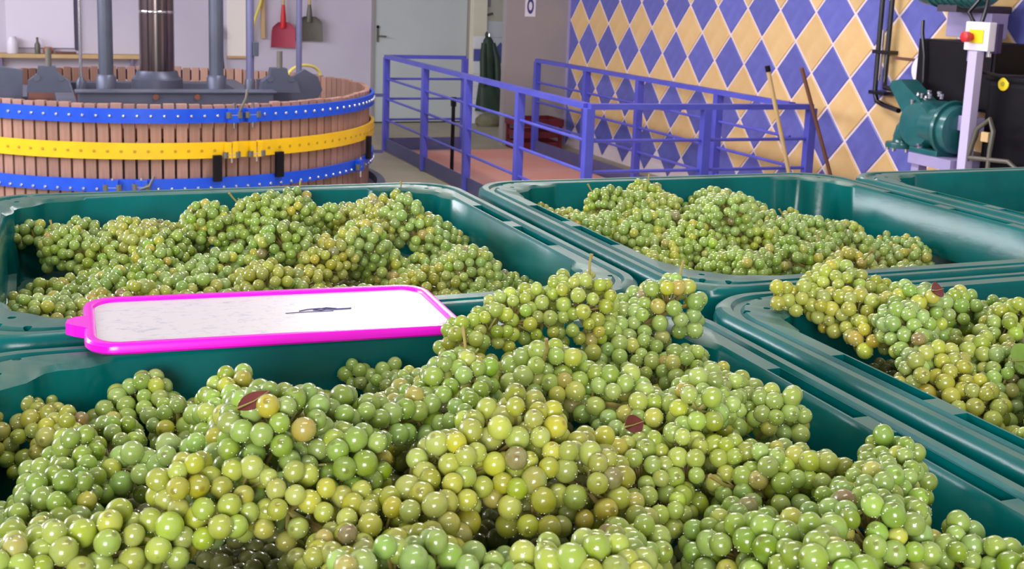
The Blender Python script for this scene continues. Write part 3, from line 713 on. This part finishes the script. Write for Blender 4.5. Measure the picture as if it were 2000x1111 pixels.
# green motor high on the wall
gm = thing('wall_motor', 'green motor on a bracket above the black cabinet', 'motor', loc=(4.72, 5.1, 1.575))
MB().lathe([(0.05,-0.26),(0.09,-0.25),(0.10,-0.2),(0.10,0.2),(0.08,0.24),(0.03,0.25)], 26, Matrix.Translation((0,0,0.11)) @ RY).build('body', M_PUMP, gm)
for k in range(7): MB().lathe([(0.10,0),(0.108,0.002),(0.108,0.008),(0.10,0.01)], 26, Matrix.Translation((0,0.15-k*0.05,0.11)) @ RY, closed=True).build('fin', M_PUMP, gm)
MB().box(-0.05, 0.35, -0.05, 0.10, -0.02, 0.02, 0.004).build('bracket', mat('motor_bracket', (64, 56, 70), rough=0.5), gm, smooth=False)
MB().box(0.12, 0.24, -0.14, 0.20, -0.16, -0.02, 0.006).build('mount_plate', M_LAV, gm, smooth=False)
ct = MB().tube([(4.74,5.38,1.50),(4.735,5.37,1.43),(4.74,5.34,1.30),(4.745,5.32,0.98)], 0.010, 8).build('thin_hose', M_RUBBER); tag(ct, 'thin black hose hanging in front of the black cabinet', 'hose')

# ------------------------------------------------------------------ harvest crates
CW, CL, CH = 0.63, 0.635, 0.328
RIM = 1.32
def ring(inset, rad, z, K=14, Mseg=6, flute=0.0):
    hx, hy = CW/2 - inset, CL/2 - inset
    pts = []
    for (sx, sy, a0) in ((1,1,0),(-1,1,PI/2),(-1,-1,PI),(1,-1,1.5*PI)):
        cx, cy = sx*(hx-rad), sy*(hy-rad)
        for k in range(K+1):
            q = a0 + (PI/2)*k/K
            rr = rad - (flute*(0.5-0.5*math.cos(2*PI*3*k/K)) if flute else 0.0)
            pts.append((cx + rr*math.cos(q), cy + rr*math.sin(q), z))
        nx = {(1,1):(-1,1),(-1,1):(-1,-1),(-1,-1):(1,-1),(1,-1):(1,1)}[(sx,sy)]
        p = pts[-1]; a1 = a0 + PI/2
        q0 = (nx[0]*(hx-rad) + rad*math.cos(a1), nx[1]*(hy-rad) + rad*math.sin(a1))
        for k in range(1, Mseg): pts.append((p[0] + (q0[0]-p[0])*k/Mseg, p[1] + (q0[1]-p[1])*k/Mseg, z))
    return pts
def crate_mesh():
    rs = [ring(0.058,0.05,-CH), ring(0.050,0.055,-0.075), ring(0.028,0.055,-0.068), ring(0.020,0.058,-0.066), ring(0.005,0.066,-0.06),
          ring(0.001,0.068,-0.012), ring(0.002,0.068,-0.004), ring(0.006,0.066,0.0),
          ring(0.013,0.064,0.0), ring(0.015,0.064,-0.0035), ring(0.019,0.066,-0.0035), ring(0.021,0.068,0.0),
          ring(0.0355,0.095,0.0, flute=0.004), ring(0.0385,0.095,-0.004, flute=0.007), ring(0.042,0.095,-0.088, flute=0.009),
          ring(0.044,0.095,-0.091, flute=0.006), ring(0.056,0.085,-0.093), ring(0.060,0.08,-0.098), ring(0.075,0.07,-CH+0.012)]
    n = len(rs[0]); vs = [p for r in rs for p in r]
    fs = [(i*n+j, i*n+(j+1)%n, (i+1)*n+(j+1)%n, (i+1)*n+j) for i in range(len(rs)-1) for j in range(n)]
    fs += [tuple(range(n-1,-1,-1)), tuple((len(rs)-1)*n+j for j in range(n))]
    base = MB().add(vs, fs).build('tmp_crate', M_CRATE)
    cut = MB()
    for s in (-1, 1):
        # hand holes through the long sides, under the rim
        cut.box(s*CW/2-0.09 if s > 0 else s*CW/2+0.0-0.03, s*CW/2+0.03 if s > 0 else s*CW/2+0.09, -0.075, 0.075, -0.105, -0.068)
        # pockets let into the rim
        for y in (-0.115, 0.02):
            cut.box(s*(CW/2-0.0275)-0.0062, s*(CW/2-0.0275)+0.0062, y, y+0.105, -0.022, 0.01)
    for sx in (-1, 1):
        for sy in (-1, 1):
            for (dx, dy) in ((0.028,0.062),(0.042,0.040),(0.064,0.027),(0.052,0.058)):
                cut.cyl((sx*(CW/2-dx), sy*(CL/2-dy), -0.010), (sx*(CW/2-dx), sy*(CL/2-dy), 0.01), 0.0034, 10)
    co = cut.build('tmp_cut', M_BLACK, smooth=False)
    mo = base.modifiers.new('b', 'BOOLEAN'); mo.operation = 'DIFFERENCE'; mo.object = co; mo.solver = 'EXACT'; mo.use_self = True
    dg = bpy.context.evaluated_depsgraph_get()
    me = bpy.data.meshes.new_from_object(base.evaluated_get(dg)); me.name = 'harvest_crate'
    bpy.data.objects.remove(base); bpy.data.objects.remove(co)
    me.materials.clear(); me.materials.append(M_CRATE)
    me.polygons.foreach_set('material_index', [0]*len(me.polygons))
    me.polygons.foreach_set('use_smooth', [True]*len(me.polygons)); me.set_sharp_from_angle(angle=math.radians(40))
    return me
crate_me = crate_mesh()
CR = {  # centre x, centre y, yaw
    'A': (0.225, 0.590, -0.016), 'B': (0.235, 1.258, 0.006), 'C': (0.882, 1.245, -0.004), 'D': (0.873, 0.600, 0.0), 'E': (1.530, 1.228, 0.006)}
CLAB = {'A': 'teal green plastic crate nearest the camera, heaped with grapes', 'B': 'teal green grape crate standing in front of the wine press, behind the white board',
        'C': 'teal green grape crate standing in front of the blue railing', 'D': 'teal green grape crate cut off by the lower right edge', 'E': 'teal green crate at the far right edge, almost empty of visible grapes'}
for k, (x, y, yaw) in CR.items():
    o = put('harvest_crate', crate_me, None, (x, y, RIM), (0, 0, yaw)); tag(o, CLAB[k], 'crate', 'green harvest crates')
    for lv in range(1, 4):
        o = put('harvest_crate', crate_me, None, (x, y, RIM - 0.33*lv + (0.002 if lv < 3 else -0.002)), (0, 0, yaw))
        tag(o, 'teal green crate, %s in the stack under the %s grape crate' % (['','second down','third down','bottom one'][lv], {'A':'nearest','B':'press side','C':'railing side','D':'lower right','E':'far right'}[k]), 'crate', 'crates stacked underneath')

# ------------------------------------------------------------------ white board with magenta frame
def round_rect(hx, hy, r, K=8):
    p = []
    for (sx, sy, a0) in ((1,1,0),(-1,1,PI/2),(-1,-1,PI),(1,-1,1.5*PI)):
        for k in range(K+1):
            q = a0 + PI/2*k/K; p.append((sx*(hx-r) + r*math.cos(q), sy*(hy-r) + r*math.sin(q)))
    return p
BOARD_C = Vector((0.1722, 0.922, 1.3282)); BOARD_R = Euler((math.radians(0.6), math.radians(0.9), math.radians(-1.2)))
BHX, BHY = 0.146, 0.0655
bo = thing('dry_erase_board', 'white dry-erase board in a magenta plastic frame lying across the crate rims', 'board', loc=BOARD_C)
bo.rotation_euler = BOARD_R
fr = MB(); K = 8
outs = [(0.0012,-0.0045),(0.0,-0.003),(0.0,0.0015),(0.0015,0.0036),(0.0045,0.0042),(0.0075,0.0032),(0.009,0.0008),(0.009,-0.0045)]
vs = []
for (ins, z) in outs:
    for (x, y) in round_rect(BHX-ins, BHY-ins, 0.024-ins*0.6, K): vs.append((x, y, z))
n = 4*(K+1); k_ = len(outs)
fs = [(i*n+j, i*n+(j+1)%n, ((i+1)%k_)*n+(j+1)%n, ((i+1)%k_)*n+j) for i in range(k_) for j in range(n)]
fr.add(vs, fs).build('frame', M_MAG, bo)
sf = MB(); rr = round_rect(BHX-0.0085, BHY-0.0085, 0.018, K)
sf.prism(rr, -0.005, 0.001, 'z').build('writing_surface', M_BOARD, bo, smooth=False)
tabm = MB().prism([(-BHX+0.004,0.012),(-BHX-0.006,0.010),(-BHX-0.012,0.003),(-BHX-0.013,-0.006),(-BHX-0.007,-0.013),(-BHX+0.004,-0.022)], -0.005, 0.004, 'z').build('hanging_tab', M_MAG, bo, smooth=False)
def stroke(pts, w):
    MB().tube([Vector((p[0], p[1], 0.0013)) for p in pts], w, 5).build('marker_stroke', M_INK, bo)
stroke([(0.022,0.004),(0.03,0.008),(0.04,0.009),(0.046,0.006),(0.040,0.003),(0.034,0.005),(0.046,0.010),(0.054,0.006)], 0.0005)
stroke([(0.044,0.006),(0.052,0.0045),(0.06,0.0045),(0.066,0.0050)], 0.0008)
stroke([(0.010,0.0),(0.03,0.001),(0.05,0.0005)], 0.0003)

# ------------------------------------------------------------------ grapes
def grape_mesh(name, sub, seed, drops):
    r = random.Random(seed); bm = bmesh.new()
    bmesh.ops.create_icosphere(bm, subdivisions=sub, radius=1.0)
    el = 1.0 + r.uniform(0.02, 0.08)
    for v in bm.verts:
        v.co.z *= el
        v.co += v.co.normalized()*0.015*math.sin(3*v.co.x + seed)*math.cos(2.5*v.co.y)
    for f in bm.faces: f.smooth = True
    # beads of water on the skin, their glints put into the pale colour
    for _ in range(drops):
        d = Vector((r.gauss(0,1), r.gauss(0,1), r.gauss(0,1))).normalized()
        s = r.uniform(0.05, 0.085)
        c = Vector((d.x, d.y, d.z*el))
        ret = bmesh.ops.create_icosphere(bm, subdivisions=1, radius=s)
        for v in ret['verts']: v.co = v.co + c*1.005
        for v in ret['verts']:
            for f in v.link_faces: f.material_index = 1; f.smooth = True
    me = bpy.data.meshes.new(name); bm.to_mesh(me); bm.free()
    me.materials.append(M_GRAPE); me.materials.append(M_DROP_GLINT)
    return me
G_NEAR = [grape_mesh('grape', 4, i, 8) for i in range(4)]
G_FAR = [grape_mesh('grape', 3, 10+i, 4) for i in range(4)]

def heap(k, x, y):
    cx, cy, _ = CR[k]
    g = lambda mx, my, sx, sy, a: a*np.exp(-((x-mx)/sx)**2 - ((y-my)/sy)**2)
    d = np.minimum(CW/2 - 0.045 - np.abs(x-cx), CL/2 - 0.045 - np.abs(y-cy))
    e = np.clip(1 - d/0.10, 0, 1)**2
    if k == 'A': return 0.018 + g(0.37,0.83,0.08,0.10,0.046) + g(0.20,0.58,0.2,0.13,0.018) + g(0.47,0.47,0.07,0.10,0.010) + g(-0.02,0.88,0.12,0.08,-0.055) + g(0.19,0.86,0.10,0.08,-0.058) - 0.022*e
    if k == 'B': return -0.044 + g(0.26,1.36,0.32,0.22,0.042) + g(0.47,1.30,0.07,0.12,0.026) + g(0.50,1.00,0.10,0.11,-0.070) - 0.016*e
    if k == 'C': return -0.045 + g(0.80,1.32,0.2,0.22,0.058) + g(1.15,1.2,0.12,0.3,-0.05) - 0.018*e
    if k == 'D': return -0.012 + g(0.76,0.76,0.15,0.14,0.045) - 0.02*e
    return -0.135 + 0*x
TINT = [(148,170,46), (160,172,42), (134,158,38), (154,174,66), (168,168,44), (146,170,70)]

class Hash:
    def __init__(s, c): s.c = c; s.d = {}
    def ok(s, p, r):
        c = s.c; i, j, k = int(p[0]//c), int(p[1]//c), int(p[2]//c); D = s.d
        for a in (i-1, i, i+1):
            for b in (j-1, j, j+1):
                for e in (k-1, k, k+1):
                    l = D.get((a, b, e))
                    if l:
                        for q in l:
                            m_ = (r + q[3])*0.80
                            dx = p[0]-q[0]; dy = p[1]-q[1]; dz = p[2]-q[2]
                            if dx*dx + dy*dy + dz*dz < m_*m_: return False
        return True
    def put(s, p, r):
        c = s.c; s.d.setdefault((int(p[0]//c), int(p[1]//c), int(p[2]//c)), []).append((p[0], p[1], p[2], r))

def project(p, off=(0,0,0)):
    c = (np.asarray(p) - CAM - np.array(off)) @ W
    return CXP + FPX*c[...,0]/c[...,2], CYP + FPX*c[...,1]/c[...,2], c[...,2]

board_inv = (Matrix.Translation(BOARD_C) @ BOARD_R.to_matrix().to_4x4()).inverted()
def in_board(p, r):
    q = board_inv @ Vector(p)
    return abs(q.x) < BHX + r*0.8 and abs(q.y) < BHY + r*0.8 and -0.06 < q.z < 0.008 + r*0.9 and (q.z > -0.006 - r*0.9)

GRID = {'A': (6, 6), 'B': (6, 6), 'C': (6, 6), 'D': (6, 6), 'E': (6, 6)}
bunches = []      # dicts: crate,row,col,centre,axis,grapes[(p,r,n)]
hashes = {}
for k, (cx, cy, yaw) in CR.items():
    hs = Hash(0.0165); hashes[k] = hs
    nx, ny = GRID[k]; todo = []
    ux = (CW - 0.12)/nx; uy = (CL - 0.12)/ny
    for r_ in range(ny):
        for c_ in range(nx):
            x = cx - CW/2 + 0.06 + (c_ + 0.5 + (0.22 if r_ % 2 else -0.22)*0.6)*ux + rng.normal(0, 0.010)
            y = cy + CL/2 - 0.06 - (r_ + 0.5)*uy + rng.normal(0, 0.010)
            z = RIM + float(heap(k, x, y)) - 0.026 + rng.normal(0, 0.009)
            todo.append((z, x, y, r_, c_))
    todo.sort(reverse=True)
    for (z, x, y, r_, c_) in todo:
        px, py, pz = project((x, y, z))
        # only bunches the photograph could see, with a generous margin around the frame
        if not (-260 < px < 2260 and py < 1290): continue
        yw = rng.uniform(0, 2*PI); pit = rng.normal(0, 0.22)
        ax = np.array([math.cos(yw)*math.cos(pit), math.sin(yw)*math.cos(pit), math.sin(pit)])
        side = np.array([-math.sin(yw), math.cos(yw), 0])
        s_ = rng.uniform(0.9, 1.12)
        lobes = []
        for i in range(5):
            t = i/4.0
            c0 = np.array([x, y, z]) + ax*(t-0.45)*0.098*s_ + side*0.010*math.sin(4*t + yw) + np.array([0, 0, rng.normal(0, 0.003)])
            lobes.append((c0, (0.033 - 0.015*t)*s_))
        for sg_ in (-1, 1):
            if rng.random() < 0.8:
                lobes.append((np.array([x, y, z]) - ax*0.030*s_ + side*sg_*0.032*s_ + np.array([0, 0, rng.normal(-0.004, 0.006)]), 0.022*s_))
        gs = []
        rm = rng.uniform(0.0057, 0.0067)
        for li, (c0, R) in enumerate(lobes):
            nc = int(4*PI*R*R/(rm*rm*3.4)*8)
            dv = rng.normal(size=(nc, 3)); dv /= np.linalg.norm(dv, axis=1)[:, None]
            dv = dv[dv[:, 2] > -0.45]
            pts = c0 + dv*(R - rm + rng.uniform(-0.004, 0.0025, size=(len(dv), 1)))
            keep = np.ones(len(pts), bool)
            for lj, (c1, R1) in enumerate(lobes):
                if lj != li: keep &= np.linalg.norm(pts - c1, axis=1) > R1 - rm - 0.004
            # stay inside the walls; above the rim a bunch may lean over it a little
            lx = np.abs(pts[:, 0]-cx); ly = np.abs(pts[:, 1]-cy)
            lim = np.where(pts[:, 2] > RIM + rm*0.9, 0.028, np.where(pts[:, 2] > RIM - 0.088, 0.040 + rm, 0.066 + rm))
            keep &= (lx < CW/2 - lim) & (ly < CL/2 - lim) & ((lx - CW/2 + 0.035) + (ly - CL/2 + 0.035) < -0.038 - 2*rm)
            rads = rm*rng.uniform(0.84, 1.10, size=len(pts))
            for p, d_, r0, kp in zip(pts, dv, rads, keep):
                if not kp: continue
                if not hs.ok(p, r0): continue
                if in_board(p, r0): continue
                hs.put(p, r0); gs.append((p, r0, d_))
        if len(gs) > 4: bunches.append(dict(crate=k, row=r_, col=c_, c=np.array([x, y, z]), ax=ax, g=gs, lobes=lobes))

# which grapes can be seen from the camera or from a step around it
allp = np.array([g[0] for b in bunches for g in b['g']]); allr = np.array([g[1] for b in bunches for g in b['g']])
seen = np.zeros(len(allp), bool)
SW, SH = 1100, 640
for off in ((0,0,0), (-0.16,0.03,0.0), (0.16,-0.06,0.0), (0,0,0.14)):
    X, Y, Z = project(allp, off)
    R = FPX*allr/Z/2*0.97; X = X/2 + 50; Y = Y/2 + 20
    zb = np.full((SH, SW), 1e9); ib = np.full((SH, SW), -1, int)
    for i in range(len(allp)):
        x0, x1, y0, y1 = int(X[i]-R[i]), int(X[i]+R[i])+2, int(Y[i]-R[i]), int(Y[i]+R[i])+2
        x0 = max(0, x0); y0 = max(0, y0); x1 = min(SW, x1); y1 = min(SH, y1)
        if x1 <= x0 or y1 <= y0: continue
        yy, xx = np.ogrid[y0:y1, x0:x1]
        q = (xx-X[i])**2 + (yy-Y[i])**2
        msk = q <= R[i]**2
        dep = Z[i] - allr[i]*np.sqrt(np.clip(1 - q/R[i]**2, 0, 1))
        sub = zb[y0:y1, x0:x1]; msk &= dep < sub
        sub[msk] = dep[msk]; ib[y0:y1, x0:x1][msk] = i
    cnt = np.bincount(ib[ib >= 0], minlength=len(allp))
    seen |= cnt >= 2

WHERE = {'A': 'nearest crate', 'B': 'crate before press', 'C': 'crate before railing', 'D': 'lower right crate', 'E': 'far right crate'}
ORD = ['first', 'second', 'third', 'fourth', 'fifth', 'sixth', 'seventh', 'eighth']
def tint_word(t):
    return {0:'fresh green', 1:'yellow green', 2:'deep green', 3:'pale green', 4:'golden green', 5:'frosted green'}[t]
off_i = 0; ng = 0
STEM_ME = []
for i in range(4):
    r = random.Random(60+i)
    pts = [(0,0,0),(0.004,0.001,0.010),(0.009+r.uniform(-.003,.003),0.003,0.020),(0.010+r.uniform(-.006,.008),0.006,0.031)]
    STEM_ME.append(MB().tube(pts, [0.0022,0.0017,0.0016,0.0024], 7).tube([(0,0,-0.004),(-0.008,0.004,0.006),(-0.012,0.006,0.012)], [0.0012,0.001,0.0011], 6).tube([(0.001,0,0.004),(0.002,-0.008,0.010)], [0.001,0.0009], 6).mesh('stem', M_STEM))
rank = {}
for b in bunches:
    b['s'] = seen[off_i:off_i+len(b['g'])]; off_i += len(b['g'])
for k in CR:
    for r_ in range(8):
        row = sorted([b for b in bunches if b['crate'] == k and b['row'] == r_ and b['s'].sum() >= 3], key=lambda b: b['c'][0])
        for i, b in enumerate(row): b['place'] = i; b['nrow'] = len(row)
for b in bunches:
    vis = b['s']
    if vis.sum() < 3: continue
    k = b['crate']; ti = int(rng.integers(0, len(TINT)))
    if k in 'AD' and ti == 4 and rng.random() < 0.4: ti = 0
    base = b['c'] - np.array([0, 0, 0.03])
    t = thing('grape_bunch', 'x', 'grapes', 'grape bunches in ' + WHERE[k], loc=tuple(base))
    t['label'] = '%s grape bunch, %s from left, %s row from back, %s' % (tint_word(ti), ORD[b['place']], ORD[b['row']], WHERE[k])
    tb_ = np.array(TINT[ti], float)
    for (p, r0, d_), vv in zip(b['g'], vis):
        if not vv: continue
        mesh_ = (G_NEAR if k in 'AD' else G_FAR)[int(rng.integers(0, 4))]
        o = put('grape', mesh_, t)
        dd = Vector(d_) + Vector(rng.normal(0, 0.35, 3))
        o.location = tuple(p - base); o.rotation_mode = 'QUATERNION'
        o.rotation_quaternion = dd.to_track_quat('Z', 'Y'); o.scale = (r0, r0, r0)
        u = rng.random()
        c_ = tb_ + rng.normal(0, 4, 3) + rng.normal(0, 9)
        if u < 0.03: c_ = np.array((178, 162, 58.)) + rng.normal(0, 6, 3)
        elif u < 0.04: c_ = np.array((134, 112, 60.)) + rng.normal(0, 6, 3)
        elif u < 0.12: c_ = np.array((186, 182, 46.)) + rng.normal(0, 5, 3)
        o.color = lin(np.clip(c_, 20, 240)); ng += 1
    # woody branching inside the bunch, seen through the gaps between the berries
    ra_ = MB(); ra_.tube([tuple(c0 - base) for c0, _ in b['lobes'][:5]], [0.0022, 0.002, 0.0018, 0.0015, 0.0012], 5)
    for (p, r0, d_), vv in zip(b['g'], vis):
        if vv and rng.random() < 0.6:
            c0 = min(b['lobes'], key=lambda l: np.sum((l[0]-p)**2))[0]
            ra_.tube([tuple(c0 - base), tuple(p*0.85 + c0*0.15 - base)], [0.0012, 0.0008], 4, caps=False)
    ra_.build('rachis', M_STEM, t)
    # stalk
    c0, R0 = b['lobes'][0]
    if rng.random() < 0.3:
        st = put('stem', STEM_ME[int(rng.integers(0, 4))], t)
        dirv = -b['ax']*0.7 + np.array([0, 0, 0.75]) + rng.normal(0, 0.2, 3); dirv /= np.linalg.norm(dirv)
        st.location = tuple(c0 + dirv*(R0*0.72) - base); st.scale = (0.62, 0.62, 0.72)
        st.rotation_euler = Vector(dirv).to_track_quat('Z', 'Y').to_euler()
print('bunches', len(bunches), 'grapes', len(allp), 'seen', ng)

# the grapes that lie buried below the bunches, or beyond the frame: nobody could count them
ico = bmesh.new(); bmesh.ops.create_icosphere(ico, subdivisions=2, radius=1.0)
iv = np.array([v.co[:] for v in ico.verts]); ifc = np.array([[v.index for v in f.verts] for f in ico.faces]); ico.free()
for k, (cx, cy, yaw) in CR.items():
    P_ = []
    s = 0.0122
    for j, y in enumerate(np.arange(cy - CL/2 + 0.075, cy + CL/2 - 0.072, s*0.87)):
        for x in np.arange(cx - CW/2 + 0.075 + (j % 2)*s/2, cx + CW/2 - 0.072, s):
            d0 = float(heap(k, x, y)); px, py, pz = project((x, y, RIM + d0))
            outside = py > 1290 or not (-260 < px < 2260)
            P_.append((x + rng.normal(0, .0012), y + rng.normal(0, .0012), RIM + d0 - (0.012 if outside else 0.074) + rng.normal(0, 0.004)))
    P_ = np.array(P_); rr_ = 0.0063*rng.uniform(0.9, 1.1, len(P_))
    V_ = (P_[:, None, :] + iv[None]*rr_[:, None, None]).reshape(-1, 3)
    F_ = (ifc[None] + (np.arange(len(P_))*len(iv))[:, None, None]).reshape(-1, 3)
    me = bpy.data.meshes.new('grape_bed'); me.vertices.add(len(V_)); me.vertices.foreach_set('co', V_.ravel())
    me.loops.add(F_.size); me.loops.foreach_set('vertex_index', F_.ravel())
    me.polygons.add(len(F_)); me.polygons.foreach_set('loop_start', np.arange(0, F_.size, 3)); me.polygons.foreach_set('loop_total', np.full(len(F_), 3))
    me.polygons.foreach_set('use_smooth', np.ones(len(F_), bool)); me.update(); me.validate()
    me.materials.append(M_GRAPE)
    o = put('grape_bed', me); o.color = lin((142, 158, 78)); o['kind'] = 'stuff'
    tag(o, 'loose green grapes lying deep under the bunches in ' + WHERE[k], 'grapes')

# ------------------------------------------------------------------ fallen leaves
def leaf(label, loc, rot, L, Wd, material, fold=0.35):
    n = 9; vs = []
    for lay in (0, 1):
        for i in range(n):
            t = i/(n-1); w = Wd*math.sin(PI*min(1, t*0.96+0.03))**0.8*(1-0.25*t)
            for j in (-1, -0.5, 0, 0.5, 1):
                vs.append((L*(t-0.5), j*w/2, fold*abs(j)*w/2 + 0.12*L*(t-0.4)**2*2 + lay*0.0006))
    q = n*5; fs = []
    for i in range(n-1):
        for j in range(4):
            a = i*5+j; fs += [(a, a+1, a+6, a+5), (q+a+5, q+a+6, q+a+1, q+a)]
    for i in range(n-1): fs += [(i*5, i*5+5, q+i*5+5, q+i*5), (i*5+9, i*5+4, q+i*5+4, q+i*5+9)]
    o = thing('leaf', label, 'leaf', loc=loc); o.rotation_euler = rot
    MB().add(vs, fs).build('blade', material, o)
    MB().tube([(-L*0.62,0,0.003),(-L*0.5,0,0.0025),(0,0,0.001),(L*0.45,0,0.0035)], [0.0006,0.0006,0.0004,0.0002], 6).build('midrib', M_STEM, o)
def place_leaf(label, x, y, rot, L, Wd, material):
    d = (allp[:, 0]-x)**2 + (allp[:, 1]-y)**2           # rest it on the highest grape nearby
    q = np.where(d < 0.022**2)[0]; k = q[np.argmax(allp[q, 2])]
    leaf(label, (float(allp[k, 0]), float(allp[k, 1])-0.003, float(allp[k, 2] + allr[k]*0.85)), rot, L, Wd, material)
place_leaf('curled reddish brown leaf lying on the grapes at the front left', 0.085, 0.590, (0.6, -0.2, 0.45), 0.021, 0.011, M_LEAF)
place_leaf('dark red leaf among the grapes in the middle of the nearest crate', 0.325, 0.610, (0.9, 0.1, 0.5), 0.019, 0.014, M_LEAF)
place_leaf('purple brown leaf at the back of the lower right grape crate', 0.715, 0.735, (0.9, 0.1, 0.4), 0.019, 0.016, M_LEAF)
place_leaf('green leaf with pale veins at the right edge of the grapes', 0.690, 0.660, (0.6, 0.1, 0.2), 0.045, 0.032, M_GLEAF)
